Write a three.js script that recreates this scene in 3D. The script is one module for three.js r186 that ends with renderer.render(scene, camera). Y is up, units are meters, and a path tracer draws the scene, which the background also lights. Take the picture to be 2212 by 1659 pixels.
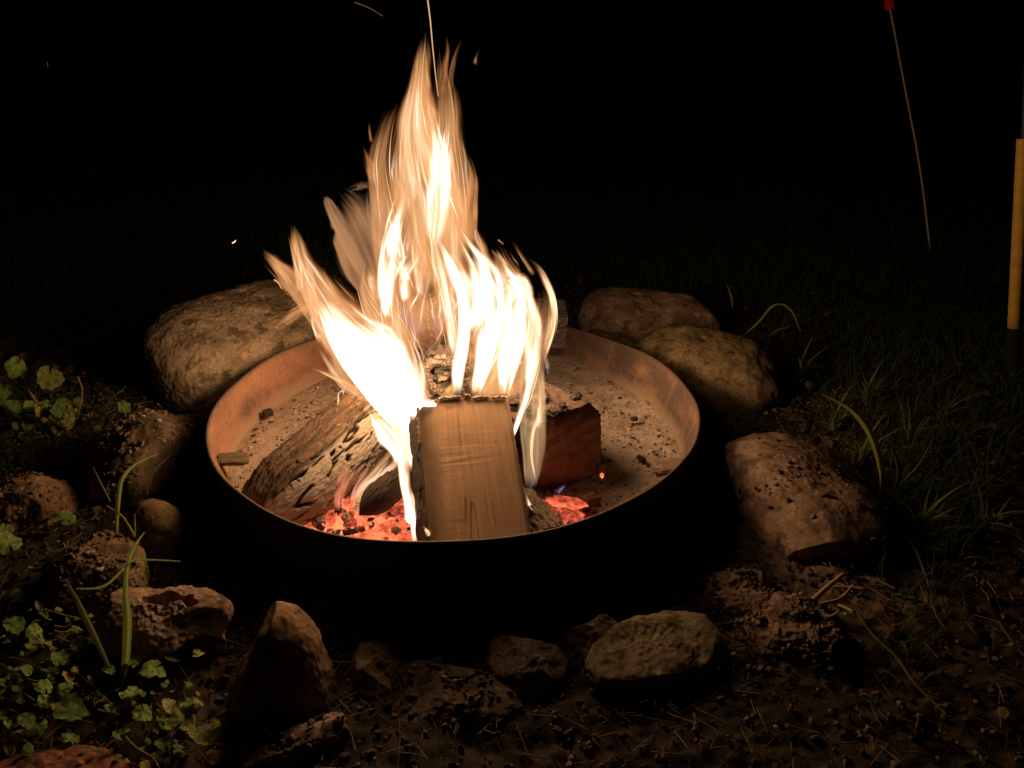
import * as THREE from 'three';
import { ImprovedNoise } from 'three/addons/math/ImprovedNoise.js';
import { mergeGeometries, mergeVertices } from 'three/addons/utils/BufferGeometryUtils.js';

// ---------------------------------------------------------------- camera, night sky, faint moon, fire light, exposure
const scene = new THREE.Scene();
const CAM = new THREE.Vector3(0.105, 0.77, 1.318), PITCH = THREE.MathUtils.degToRad(25.2);
const camera = new THREE.PerspectiveCamera(2 * THREE.MathUtils.radToDeg(Math.atan(384 / 769)), 4 / 3, 0.02, 600);
camera.position.copy(CAM);
camera.rotation.set(-PITCH, 0, 0);
const renderer = new THREE.WebGLRenderer({ antialias: true });
renderer.toneMapping = THREE.LinearToneMapping;
renderer.toneMappingExposure = 1;
renderer.shadowMap.enabled = true;
{
  const W = 16, H = 8, d = new Float32Array(W * H * 4);
  for (let i = 0; i < W * H; i++) d.set([0.0003, 0.00026, 0.00018, 1], i * 4);
  const t = new THREE.DataTexture(d, W, H, THREE.RGBAFormat, THREE.FloatType);
  t.mapping = THREE.EquirectangularReflectionMapping; t.magFilter = THREE.LinearFilter; t.needsUpdate = true;
  scene.background = t; scene.environment = t;
}
const moon = new THREE.DirectionalLight(0xfff0dc, 0.004);
moon.name = 'moon'; moon.position.set(-3, 8, 4); moon.castShadow = true; moon.shadow.radius = 20;
scene.add(moon);

const FIRE = [ // x, y, z, candela, size: in the thick of the flames
  [-0.16, 0.27, 0.13, 0.36, 3], [0.0, 0.36, 0.1, 0.42, 3], [0.13, 0.26, 0.12, 0.26, 3], [-0.01, 0.54, 0.05, 0.14, 3],
];
const FIRE_COLOR = new THREE.Color().setRGB(1, 0.6, 0.33);
for (const [x, y, z, cd, size] of FIRE) {
  const l = new THREE.PointLight(FIRE_COLOR, cd); l.name = 'fire_light'; l.position.set(x, y, z); l.castShadow = true; l.shadow.radius = size;
  scene.add(l);
}

// ---------------------------------------------------------------- helpers
function rng(seed) { let a = seed >>> 0; return () => { a = (a + 0x6d2b79f5) | 0; let t = Math.imul(a ^ (a >>> 15), 1 | a); t = (t + Math.imul(t ^ (t >>> 7), 61 | t)) ^ t; return ((t ^ (t >>> 14)) >>> 0) / 4294967296; }; }
const perlin = new ImprovedNoise();
const N = (x, y, z) => perlin.noise(x + 100.37, y + 57.71, z + 31.13);
function fbm(x, y, z, o = 4) { let s = 0, a = 0.5; for (let i = 0; i < o; i++) { s += a * N(x, y, z); x = x * 2.03 + 7.1; y = y * 2.03 + 3.7; z = z * 2.03 + 1.9; a *= 0.5; } return s; }
const ridge = (x, y, z, o = 3) => { let s = 0, a = 0.5; for (let i = 0; i < o; i++) { s += a * (1 - Math.abs(N(x, y, z)) * 2); x *= 2.1; y *= 2.1; z *= 2.1; a *= 0.5; } return s; };
const clamp = (x, a = 0, b = 1) => Math.min(b, Math.max(a, x));
const sstep = (a, b, x) => { const t = clamp((x - a) / (b - a)); return t * t * (3 - 2 * t); };
const lerp = (a, b, t) => a + (b - a) * t;
const mix3 = (a, b, t) => [lerp(a[0], b[0], t), lerp(a[1], b[1], t), lerp(a[2], b[2], t)];
const V = (x, y, z) => new THREE.Vector3(x, y, z);
const used = {};
function numbered(n) { const k = used[n] = (used[n] ?? -1) + 1; return k ? n + '_' + String(k).padStart(3, '0') : n; }
function tag(o, label, category, group, kind) { if (label) o.userData.label = label; if (category) o.userData.category = category; if (group) o.userData.group = group; if (kind) o.userData.kind = kind; return o; }
function thing(name, label, category, group) { const g = new THREE.Group(); g.name = numbered(name); scene.add(g); return tag(g, label, category, group); }
function obj(name, geo, mat, parent = scene) { const m = new THREE.Mesh(geo, mat); m.name = parent === scene ? numbered(name) : name; m.castShadow = m.receiveShadow = true; parent.add(m); return m; }
function recentre(group, p) { // a thing stands at its own base
  group.position.copy(p); for (const c of group.children) c.position.sub(p); return group;
}
// the point at distance plane z (metres) or at height h seen in a direction of the survey picture (2212 wide)
const KX = 1024 / 2212;
function dirOf(x, y) { const u = (x * KX - 512) / 769, v = (384 - y * KX) / 769; const d = V(u, v, -1); d.applyAxisAngle(V(1, 0, 0), -PITCH); return d; }
function P(x, y, z) { const d = dirOf(x, y); return CAM.clone().addScaledVector(d, (z - CAM.z) / d.z); }
function G(x, y, h = 0) { const d = dirOf(x, y); return CAM.clone().addScaledVector(d, (h - CAM.y) / d.y); }
const perPx = (p) => { const f = V(0, -Math.sin(PITCH), -Math.cos(PITCH)); return p.clone().sub(CAM).dot(f) / 769 * KX; }; // metres per survey pixel there
const M = (o = {}) => new THREE.MeshPhysicalMaterial({ vertexColors: true, roughness: 0.92, specularIntensity: 0.25, side: THREE.DoubleSide, ...o });
const matStone = M({ roughness: 0.9 }), matWood = M({ roughness: 0.85 }), matAsh = M({ roughness: 1 }), matSoil = M({ roughness: 1 });
const matEmber = new THREE.MeshBasicMaterial({ vertexColors: true, side: THREE.DoubleSide });
const matFlame = new THREE.MeshBasicMaterial({ vertexColors: true, transparent: true, side: THREE.DoubleSide, depthWrite: false });
const matLeaf = new THREE.MeshPhysicalMaterial({ vertexColors: true, roughness: 0.97, side: THREE.DoubleSide, transmission: 0.4, thickness: 0, specularIntensity: 0.4 });
function setColors(g, fn) { const p = g.attributes.position, n = g.attributes.normal, c = new Float32Array(p.count * 3); for (let i = 0; i < p.count; i++) { const k = fn(p.getX(i), p.getY(i), p.getZ(i), n ? n.getY(i) : 0, i); c[i * 3] = Math.max(0, k[0]); c[i * 3 + 1] = Math.max(0, k[1]); c[i * 3 + 2] = Math.max(0, k[2]); } g.setAttribute('color', new THREE.BufferAttribute(c, 3)); return g; }
function grid(nu, nv, fn, closeU = false) { // fn(i, j) -> {p:[x,y,z], c:[r,g,b(,a)]}
  const cols = closeU ? nu : nu + 1, pos = new Float32Array(cols * (nv + 1) * 3); let col = null, w = 3;
  for (let j = 0; j <= nv; j++) for (let i = 0; i < cols; i++) { const r = fn(i / nu, j / nv), k = j * cols + i; pos.set(r.p, k * 3); if (r.c) { if (!col) { w = r.c.length; col = new Float32Array(cols * (nv + 1) * w); } col.set(r.c, k * w); } }
  const idx = []; for (let j = 0; j < nv; j++) for (let i = 0; i < nu; i++) { const a = j * cols + i, b = j * cols + (i + 1) % cols, c = a + cols, d = b + cols; idx.push(a, b, c, b, d, c); }
  const g = new THREE.BufferGeometry(); g.setAttribute('position', new THREE.BufferAttribute(pos, 3)); if (col) g.setAttribute('color', new THREE.BufferAttribute(col, w)); g.setIndex(idx); g.computeVertexNormals(); return g;
}
const balls = {};
function ball(detail) { if (!balls[detail]) { const g = new THREE.IcosahedronGeometry(1, detail); g.deleteAttribute('uv'); g.deleteAttribute('normal'); balls[detail] = mergeVertices(g, 1e-5); } return balls[detail]; }
function paintFlat(g, c) { return setColors(g, () => c); }
function tube(points, r0, r1, c, sides = 6, seg) { // tapered tube through points
  const curve = new THREE.CatmullRomCurve3(points), n = seg ?? Math.max(4, points.length * 5), fr = curve.computeFrenetFrames(n, false);
  return grid(sides, n, (u, v) => { const p = curve.getPointAt(v), k = Math.round(v * n), r = lerp(r0, r1, v), a = u * Math.PI * 2; p.addScaledVector(fr.normals[k], Math.cos(a) * r).addScaledVector(fr.binormals[k], Math.sin(a) * r); const cc = typeof c === 'function' ? c(v) : c; return { p: p.toArray(), c: cc }; }, true);
}

// ---------------------------------------------------------------- ground
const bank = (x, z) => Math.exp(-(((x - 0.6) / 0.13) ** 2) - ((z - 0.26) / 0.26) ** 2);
function groundHeight(x, z) {
  const r = Math.hypot(x, z);
  return 0.022 * bank(x, z) * sstep(0.46, 0.55, r) + 0.016 * fbm(x * 3.1, 0.3, z * 3.1, 4) + 0.016 * fbm(x * 15, 1.3, z * 15, 3) * sstep(0.3, 0.6, r) + 0.03 * fbm(x * 0.5, 5, z * 0.5, 2) * sstep(1, 3, r);
}
{
  const na = 640, nr = 330;
  const g = grid(na, nr, (u, v) => {
    const a = u * Math.PI * 2, r = v < 0.75 ? lerp(0.3, 1.7, v / 0.75) : 1.7 * Math.pow(260 / 1.7, Math.pow((v - 0.75) / 0.25, 1.4)), x = Math.cos(a) * r, z = Math.sin(a) * r;
    const fine = r < 2 ? 0.011 * fbm(x * 48, 2.1, z * 48, 3) + 0.006 * fbm(x * 120, 3, z * 120, 2) : 0;
    const moss = sstep(-0.05, 0.25, fbm(x * 4, 9, z * 4, 3)), far = sstep(0.9, 1.6, r);
    const soil = mix3([0.024, 0.017, 0.012], [0.085, 0.057, 0.036], sstep(-0.2, 0.3, fbm(x * 40, 4, z * 40, 3)));
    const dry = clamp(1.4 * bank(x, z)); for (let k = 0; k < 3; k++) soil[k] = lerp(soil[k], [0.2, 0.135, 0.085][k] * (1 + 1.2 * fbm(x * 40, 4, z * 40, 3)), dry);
    const green = [0.045, 0.05, 0.02];
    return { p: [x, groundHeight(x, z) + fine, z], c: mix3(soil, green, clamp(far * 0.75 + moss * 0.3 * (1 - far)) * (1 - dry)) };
  }, true);
  tag(obj('ground', g, matSoil), 'dark night ground of soil and short grass around the fire pit', 'ground', null, 'structure');
}

// ---------------------------------------------------------------- fire bowl
const R = 0.45, H = 0.12, ASH_R = 0.424;
{
  const bowl = thing('fire_bowl', 'round rusty steel fire bowl full of ash, with burning logs inside the stone ring', 'fire bowl');
  // rust of the inner wall, computed round the whole circumference
  const W = 2048, Hh = 128, px = new Uint8Array(W * Hh * 4), bp = new Uint8Array(W * Hh * 4);
  for (let j = 0; j < Hh; j++) for (let i = 0; i < W; i++) {
    const a = (i / W) * Math.PI * 2, x = Math.cos(a) * R, z = Math.sin(a) * R, y = (j / Hh) * 0.09;
    const left = sstep(0.1, -0.35, x); // the left part is bright flaky rust, the right part older and greyer
    const sp = fbm(x * 160, y * 160, z * 160, 3), big = fbm(x * 9, y * 18, z * 9, 4), streak = fbm(x * 60, y * 5, z * 60, 3);
    let c = mix3([0.155, 0.105, 0.075], [0.37, 0.185, 0.105], clamp(left * 0.95 + big * 1.3));
    c = c.map((k) => k * (1 + 0.5 * sp + 0.6 * big));
    if (left < 0.6) { const s = sstep(0.12, 0.35, streak) * (1 - left); c = mix3(c, [0.42, 0.3, 0.18], s * 0.25); }
    const top = sstep(0.078, 0.09, y + 0.006 * N(a * 20, 0, 0)); c = mix3(c, [0.2, 0.1, 0.06], top * 0.5);
    const dust = sstep(0.03, 0.0, y + 0.012 * fbm(a * 12, y * 40, 0)); c = mix3(c, [0.42, 0.31, 0.2], dust * 0.7);
    const o = (j * W + i) * 4;
    for (let k = 0; k < 3; k++) px[o + k] = 255 * Math.pow(clamp(c[k]), 1 / 2.2);
    px[o + 3] = 255; bp[o] = bp[o + 1] = bp[o + 2] = 128 + 110 * clamp(sp * 1.2 + streak * 0.3, -1, 1); bp[o + 3] = 255;
  }
  const mk = (d, srgb) => { const t = new THREE.DataTexture(d, W, Hh); t.magFilter = THREE.LinearFilter; t.wrapS = THREE.RepeatWrapping; if (srgb) t.colorSpace = THREE.SRGBColorSpace; t.needsUpdate = true; return t; };
  const rust = new THREE.MeshPhysicalMaterial({ specularIntensity: 0.4, map: mk(px, true), bumpMap: mk(bp), bumpScale: 0.0012, roughness: 0.85, metalness: 0.05, side: THREE.DoubleSide });
  const wall = (prof, seg, uv) => { const na = 256, nv = prof.length - 1, pos = [], uvs = [], idx = []; for (let i = 0; i <= na; i++) for (let j = 0; j <= nv; j++) { const a = (i / na) * Math.PI * 2, w = 1 + 0.003 * Math.sin(3 * a + 1) + 0.0015 * Math.sin(7 * a) + 0.006 * N(Math.cos(a) * 4, prof[j][1] * 12, Math.sin(a) * 4) * (prof[j][1] < 0.1 ? 1 : 0.3), yy = prof[j][1] + (prof[j][1] > 0.1 ? 0.004 * N(Math.cos(a) * 2.6, 2, Math.sin(a) * 2.6) + 0.0022 * Math.sin(2 * a + 0.7) + 0.0012 * Math.sin(9 * a) : 0); pos.push(Math.cos(a) * prof[j][0] * w, yy, Math.sin(a) * prof[j][0] * w); uvs.push(i / na, (prof[j][1] - 0.03) / 0.09); } for (let i = 0; i < na; i++) for (let j = 0; j < nv; j++) { const a = i * (nv + 1) + j; idx.push(a, a + 1, a + nv + 1, a + 1, a + nv + 2, a + nv + 1); } const g = new THREE.BufferGeometry(); g.setAttribute('position', new THREE.Float32BufferAttribute(pos, 3)); g.setAttribute('uv', new THREE.Float32BufferAttribute(uvs, 2)); g.setIndex(idx); g.computeVertexNormals(); return g; };
  obj('inner_wall', wall([[0.421, 0.006], [0.4255, 0.03], [0.435, 0.06], [0.439, 0.075], [0.4435, 0.09], [0.446, 0.105], [0.4475, 0.1185]]), rust, bowl);
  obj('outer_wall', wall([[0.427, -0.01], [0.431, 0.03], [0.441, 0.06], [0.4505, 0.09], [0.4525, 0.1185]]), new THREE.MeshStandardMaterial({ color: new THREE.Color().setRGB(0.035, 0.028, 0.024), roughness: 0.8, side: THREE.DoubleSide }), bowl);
  const lip = []; for (let k = 0; k <= 8; k++) { const a = Math.PI * (k / 8); lip.push([0.45 - Math.cos(a) * 0.0027, 0.1185 + Math.sin(a) * 0.0027]); }
  obj('rim', wall(lip), new THREE.MeshStandardMaterial({ color: new THREE.Color().setRGB(0.16, 0.1, 0.065), roughness: 0.7, metalness: 0.3, side: THREE.DoubleSide }), bowl);
}

// ---------------------------------------------------------------- ash bed and its crumbs
function ashHeight(x, z) {
  const r = Math.hypot(x, z);
  return 0.026 + 0.024 * sstep(0.38, 0.05, r) + 0.022 * fbm(x * 6, 3, z * 6, 3) + 0.012 * sstep(0.33, 0.425, r) * clamp(0.35 + 1.6 * fbm(x * 5 + 3, 1, z * 5, 3)) + 0.006 * fbm(x * 28, 5, z * 28, 3) + 0.006 * Math.max(0, fbm(x * 70, 8, z * 70, 2) + 0.05) - 0.0008;
}
{
  const n = 330, pos = [], col = [], idx = [], at = new Int32Array((n + 1) * (n + 1)).fill(-1);
  for (let j = 0; j <= n; j++) for (let i = 0; i <= n; i++) {
    const x = lerp(-ASH_R, ASH_R, i / n) * 1.02, z = lerp(-ASH_R, ASH_R, j / n) * 1.02; if (Math.hypot(x, z) > 0.4285) continue;
    at[j * (n + 1) + i] = pos.length / 3; pos.push(x, ashHeight(x, z), z);
    const a = fbm(x * 16, 2, z * 16, 4), b = fbm(x * 110, 6, z * 110, 3), left = sstep(0.05, -0.25, x);
    let c = mix3([0.36, 0.275, 0.2], [0.47, 0.365, 0.27], sstep(-0.2, 0.25, a));
    c = mix3(c, [0.35, 0.22, 0.13], left * 0.5);
    c = mix3(c, [0.06, 0.045, 0.035], sstep(0.12, 0.3, b + a * 0.35 - 0.06) * 0.6);
    c = mix3(c, [0.14, 0.105, 0.08], sstep(0.16, 0.0, Math.hypot(x - 0.12, z - 0.18)) * 0.35 * (0.6 + a));
    col.push(...c.map((k) => k * (1 + 0.22 * b)));
  }
  for (let j = 0; j < n; j++) for (let i = 0; i < n; i++) { const a = at[j * (n + 1) + i], b = at[j * (n + 1) + i + 1], c = at[(j + 1) * (n + 1) + i], d = at[(j + 1) * (n + 1) + i + 1]; if (a >= 0 && b >= 0 && c >= 0) idx.push(a, c, b); if (b >= 0 && c >= 0 && d >= 0) idx.push(b, c, d); }
  const g = new THREE.BufferGeometry(); g.setAttribute('position', new THREE.Float32BufferAttribute(pos, 3)); g.setAttribute('color', new THREE.Float32BufferAttribute(col, 3)); g.setIndex(idx); g.computeVertexNormals();
  tag(obj('ash_bed', g, matAsh), 'pale grey and tan ash covering the floor of the fire bowl', 'ash', null, 'stuff');
  const r = rng(11), crumb = paintFlat(ball(1).clone(), [1, 1, 1]); crumb.computeVertexNormals();
  const cp = crumb.attributes.position; for (let i = 0; i < cp.count; i++) { const k = 0.75 + 0.45 * r(); cp.setXYZ(i, cp.getX(i) * k, cp.getY(i) * k * 0.7, cp.getZ(i) * k); } crumb.computeVertexNormals();
  const count = 9000, im = new THREE.InstancedMesh(crumb, matAsh, count), m = new THREE.Matrix4(), q = new THREE.Quaternion(), e = new THREE.Euler(), cc = new THREE.Color();
  for (let k = 0; k < count; k++) {
    const a = r() * 6.283, rr = 0.42 * Math.sqrt(r()), x = Math.cos(a) * rr, z = Math.sin(a) * rr, s = 0.0008 + 0.0036 * Math.pow(r(), 6);
    e.set(r() * 6, r() * 6, r() * 6); q.setFromEuler(e); m.compose(V(x, ashHeight(x, z) + s * 0.3, z), q, V(s, s * 0.8, s * (0.7 + r()))); im.setMatrixAt(k, m);
    const dark = r() < 0.3, l = dark ? 0.05 + 0.08 * r() : 0.28 + 0.25 * r(); im.setColorAt(k, cc.setRGB(l, l * 0.8, l * 0.6));
  }
  im.name = 'ash_crumbs'; scene.add(tag(im, 'small black and pale crumbs of charcoal strewn over the ash', 'charcoal', null, 'stuff'));
}

// ---------------------------------------------------------------- stones of the ring
function rockGeo(o) {
  const g = ball(o.detail ?? 54).clone(), p = g.attributes.position, [rx, ry, rz] = o.r, e = o.p ?? 2.6, s = o.seed * 13.7, rough = o.rough ?? 0.1;
  const cuts = [...(o.cuts ?? [])], fr = rng(o.seed * 91 + 5), m = Math.cbrt(rx * ry * rz), v = V(); for (let i = 0; i < (o.facets ?? 9); i++) { const n = V(fr() * 2 - 1, fr() * 1.3 - 0.3, fr() * 2 - 1).normalize(), h = Math.hypot(n.x * rx, n.y * ry, n.z * rz) * (0.74 + 0.24 * fr()); cuts.push([n.x, n.y, n.z, h]); }
  const pit = o.pit ?? 0.0011;
  for (let i = 0; i < p.count; i++) {
    v.fromBufferAttribute(p, i); const d = v.clone();
    const k = Math.pow(Math.pow(Math.abs(d.x / rx), e) + Math.pow(Math.abs(d.y / ry), e) + Math.pow(Math.abs(d.z / rz), e), -1 / e);
    v.copy(d).multiplyScalar(k);
    for (const [a, b, c, h] of cuts) { const t = v.x * a + v.y * b + v.z * c - h; if (t > 0) { v.x -= a * t * 0.94; v.y -= b * t * 0.94; v.z -= c * t * 0.94; } }
    const f = 0.9 / m;
    const big = fbm(v.x * f + s, v.y * f, v.z * f, 3) * m * rough * 2.4;
    const mid = fbm(v.x * 26 + s, v.y * 26, v.z * 26, 3) * 0.008 * (rough / 0.1);
    const fine = (fbm(v.x * 150 + s, v.y * 150, v.z * 150, 2)) * pit * 2 - pit * 1.1 * sstep(0.18, 0.42, fbm(v.x * 75, v.y * 75 + s, v.z * 75, 2));
    v.addScaledVector(d, big + mid + fine); p.setXYZ(i, v.x, v.y, v.z);
  }
  g.computeVertexNormals();
  const c1 = o.col ?? [0.3, 0.24, 0.17], c2 = o.col2 ?? c1.map((x) => x * 0.6), moss = o.moss ?? 0;
  setColors(g, (x, y, z, ny) => {
    const a = fbm(x * 14 + s, y * 14, z * 14, 3), b = fbm(x * 130 + s, y * 130, z * 130, 2), w = fbm(x * 75, y * 75 + s, z * 75, 2);
    let c = mix3(c1, c2, sstep(-0.15, 0.3, a)); c = mix3(c, c1.map((k) => k * 1.35), 0.7 * sstep(0.1, 0.3, fbm(x * 42 + 5, y * 42 + s, z * 42, 2))); c = mix3(c, c2.map((k) => k * 0.5), 0.8 * sstep(0.12, 0.3, fbm(x * 33 + s, y * 33 + 9, z * 33, 3))); c = c.map((k) => k * (1 + 0.6 * b));
    c = mix3(c, c2.map((k) => k * 0.4), sstep(0.2, 0.4, w) * 0.6); c = c.map((k) => k * (1 + 0.5 * N(x * 330, y * 330, z * 330)));
    if (moss) c = mix3(c, [0.075, 0.06, 0.022], moss * sstep(-0.05, 0.2, fbm(x * 20 + s, y * 20 + 4, z * 20, 3)));
    return c;
  });
  return g;
}
const dirty = [];
function stone(label, at, o) {
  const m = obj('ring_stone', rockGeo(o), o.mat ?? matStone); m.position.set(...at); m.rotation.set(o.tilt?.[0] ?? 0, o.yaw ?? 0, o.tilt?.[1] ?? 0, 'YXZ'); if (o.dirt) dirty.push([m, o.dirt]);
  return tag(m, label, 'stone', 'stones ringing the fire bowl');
}
const D = Math.PI / 180;
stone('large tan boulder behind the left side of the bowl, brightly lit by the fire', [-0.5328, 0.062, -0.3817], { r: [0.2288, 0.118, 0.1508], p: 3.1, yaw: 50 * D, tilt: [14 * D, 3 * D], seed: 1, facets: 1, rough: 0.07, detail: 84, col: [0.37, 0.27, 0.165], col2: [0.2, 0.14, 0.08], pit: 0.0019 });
stone('dark mossy mound of a stone left of the bowl, in front of the large boulder', [-0.5758, 0.015, 0.0645], { r: [0.1092, 0.0884, 0.1248], p: 2.3, yaw: 20 * D, seed: 2, dirt: 900, rough: 0.14, detail: 48, col: [0.2, 0.135, 0.08], col2: [0.1, 0.066, 0.04], moss: 0.7 });
stone('rounded brown stone cut off by the left picture edge', [-0.7448, 0, 0.2067], { r: [0.0884, 0.0624, 0.0728], p: 2.4, seed: 3, dirt: 250, rough: 0.1, col: [0.25, 0.15, 0.075], col2: [0.15, 0.09, 0.05] });
stone('squarish brown stone among ivy at lower left, behind the pitted slab', [-0.5143, 0.012, 0.4142], { r: [0.0884, 0.0645, 0.0624], p: 4, yaw: -14 * D, seed: 4, dirt: 350, rough: 0.08, col: [0.24, 0.16, 0.085], col2: [0.13, 0.085, 0.045], moss: 0.5 });
stone('small smooth dark brown stone tight against the left wall of the bowl', [-0.4638, 0.03, 0.3056], { r: [0.0416, 0.0572, 0.0364], p: 2.4, seed: 5, facets: 0, rough: 0.05, pit: 0.001, detail: 30, col: [0.2, 0.125, 0.06] });
stone('upright smooth wedge-shaped stone before the bowl with a lit peak', [-0.1883, 0.012, 0.5994], { r: [0.0645, 0.1092, 0.052], p: 2.5, yaw: 10 * D, tilt: [-10 * D, 10 * D], seed: 7, facets: 0, rough: 0.06, pit: 0.0012, detail: 40, col: [0.23, 0.135, 0.06], cuts: [[-0.77, 0.64, 0, 0.048]] });
stone('reddish brown stone in the bottom left corner under the ivy', [-0.4085, 0, 0.7559], { r: [0.0884, 0.052, 0.052], p: 3.6, yaw: 4 * D, seed: 8, rough: 0.06, pit: 0.0015, col: [0.24, 0.1, 0.055], col2: [0.17, 0.07, 0.04] });
stone('thin slab lying on edge beneath the wedge-shaped stone at the bottom', [-0.1746, -0.02, 0.6845], { r: [0.104, 0.0364, 0.0468], p: 3.2, yaw: 32 * D, tilt: [0, 0.1], seed: 9, dirt: 300, rough: 0.09, col: [0.24, 0.16, 0.1] });
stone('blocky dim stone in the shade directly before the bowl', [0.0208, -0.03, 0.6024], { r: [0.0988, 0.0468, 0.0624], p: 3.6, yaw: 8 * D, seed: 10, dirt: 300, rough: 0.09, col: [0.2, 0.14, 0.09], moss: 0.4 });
stone('small rounded stone half in shade before the right front of the bowl', [0.2259, -0.005, 0.5181], { r: [0.052, 0.052, 0.0364], p: 2.4, seed: 11, rough: 0.1, col: [0.22, 0.15, 0.1] });
stone('flat tan stone with a pointed left end at front right of the bowl', [0.2997, -0.005, 0.5439], { r: [0.105, 0.05, 0.058], p: 3.4, yaw: 24 * D, tilt: [12 * D, -4 * D], seed: 12, facets: 9, rough: 0.07, detail: 50, col: [0.33, 0.25, 0.14], col2: [0.22, 0.16, 0.09] });
stone('large flat stone slab strewn with dirt and twigs along the right side of the bowl', [0.6001, 0.018, 0.2072], { r: [0.115, 0.07, 0.175], p: 2.8, yaw: 14 * D, tilt: [4 * D, -6 * D], seed: 13, dirt: 150, rough: 0.06, facets: 3, detail: 56, col: [0.3, 0.2, 0.125], col2: [0.17, 0.11, 0.07], moss: 0.15 });
stone('crumbly dirt-covered stone at lower right beside the broken twigs', [0.499, -0.01, 0.5031], { r: [0.0884, 0.052, 0.0624], p: 2.4, yaw: -20 * D, seed: 14, dirt: 900, rough: 0.12, detail: 50, col: [0.26, 0.17, 0.11], col2: [0.12, 0.08, 0.05], moss: 0.6, pit: 0.0022 });
stone('rearmost reddish brown stone behind the right side of the bowl', [0.4721, 0.03, -0.6055], { r: [0.191, 0.099, 0.104], p: 2.4, yaw: -8 * D, tilt: [0, -0.12], seed: 15, facets: 2, rough: 0.1, detail: 44, col: [0.29, 0.2, 0.13], col2: [0.17, 0.1, 0.07] });
stone('long mossy tan boulder lying against the right rear of the bowl', [0.5524, 0.025, -0.3084], { r: [0.182, 0.099, 0.105], p: 2.5, yaw: -38 * D, tilt: [6 * D, -4 * D], seed: 16, facets: 0, rough: 0.09, detail: 60, col: [0.27, 0.19, 0.095], col2: [0.15, 0.1, 0.05], moss: 0.55 });
stone('low flat stone with ash on it between the two right rear boulders and the rim', [0.3508, 0.02, -0.4497], { r: [0.1144, 0.052, 0.0572], p: 2.6, yaw: -20 * D, seed: 17, dirt: 300, rough: 0.13, col: [0.2, 0.14, 0.1] });
stone('brown lump of stone lit on its face at far lower right, under the twigs', [0.4509, -0.015, 0.4266], { r: [0.0624, 0.052, 0.052], p: 2.3, seed: 18, dirt: 500, rough: 0.11, col: [0.28, 0.18, 0.11], col2: [0.15, 0.1, 0.06], pit: 0.002 });
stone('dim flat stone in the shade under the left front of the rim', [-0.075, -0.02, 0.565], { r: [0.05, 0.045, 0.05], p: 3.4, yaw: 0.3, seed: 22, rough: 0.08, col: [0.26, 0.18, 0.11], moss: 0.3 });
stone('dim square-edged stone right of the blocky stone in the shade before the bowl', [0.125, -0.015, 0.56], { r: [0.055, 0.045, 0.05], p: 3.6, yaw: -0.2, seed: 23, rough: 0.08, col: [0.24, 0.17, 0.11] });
{ // the pitted slab with a hole
  const o = { r: [0.0936, 0.0354, 0.0572], p: 3, yaw: -6 * D, tilt: [10 * D, -2 * D], seed: 6, rough: 0.1, detail: 52, col: [0.36, 0.235, 0.145], col2: [0.25, 0.155, 0.09], pit: 0.002 };
  const g = rockGeo(o), p = g.attributes.position, c = g.attributes.color;
  for (let i = 0; i < p.count; i++) { // a lens-shaped hollow in its top and a notch under its right front
    const x = p.getX(i), y = p.getY(i), z = p.getZ(i), h = sstep(1, 0.55, Math.hypot((x - 0.005) / (0.044 + 0.02 * N(x * 60, z * 60, 3)), (z + 0.004 + 0.008 * N(x * 45, 1, 2)) / (0.010 + 0.008 * N(x * 50, 4, z * 50)))), nt = sstep(1, 0.4, Math.hypot((x - 0.055) / 0.04, (y + 0.01) / 0.022)) * sstep(0.01, 0.04, z);
    if (y > 0) p.setY(i, y - 0.03 * h); if (nt) p.setZ(i, z - 0.035 * nt);
  }
  g.computeVertexNormals();
  const m = obj('ring_stone', g, matStone); m.position.set(-0.3641, 0.035, 0.5047); m.rotation.set(o.tilt[0], o.yaw, o.tilt[1], 'YXZ');
  tag(m, 'flat pitted tan stone with a hollow, at lower left before the bowl', 'stone', 'stones ringing the fire bowl');
}

// ---------------------------------------------------------------- logs
function polyProf(pts) { // radius of a polygon round the origin at an angle
  return (th) => { const dx = Math.cos(th), dy = Math.sin(th); let best = 0; for (let i = 0; i < pts.length; i++) { const [ax, ay] = pts[i], [bx, by] = pts[(i + 1) % pts.length], ex = bx - ax, ey = by - ay, den = dx * ey - dy * ex; if (Math.abs(den) < 1e-9) continue; const t = (ax * ey - ay * ex) / den, u = (ax * dy - ay * dx) / den; if (t > 0 && u >= -1e-6 && u <= 1 + 1e-6) best = Math.max(best, t); } return best; };
}
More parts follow.
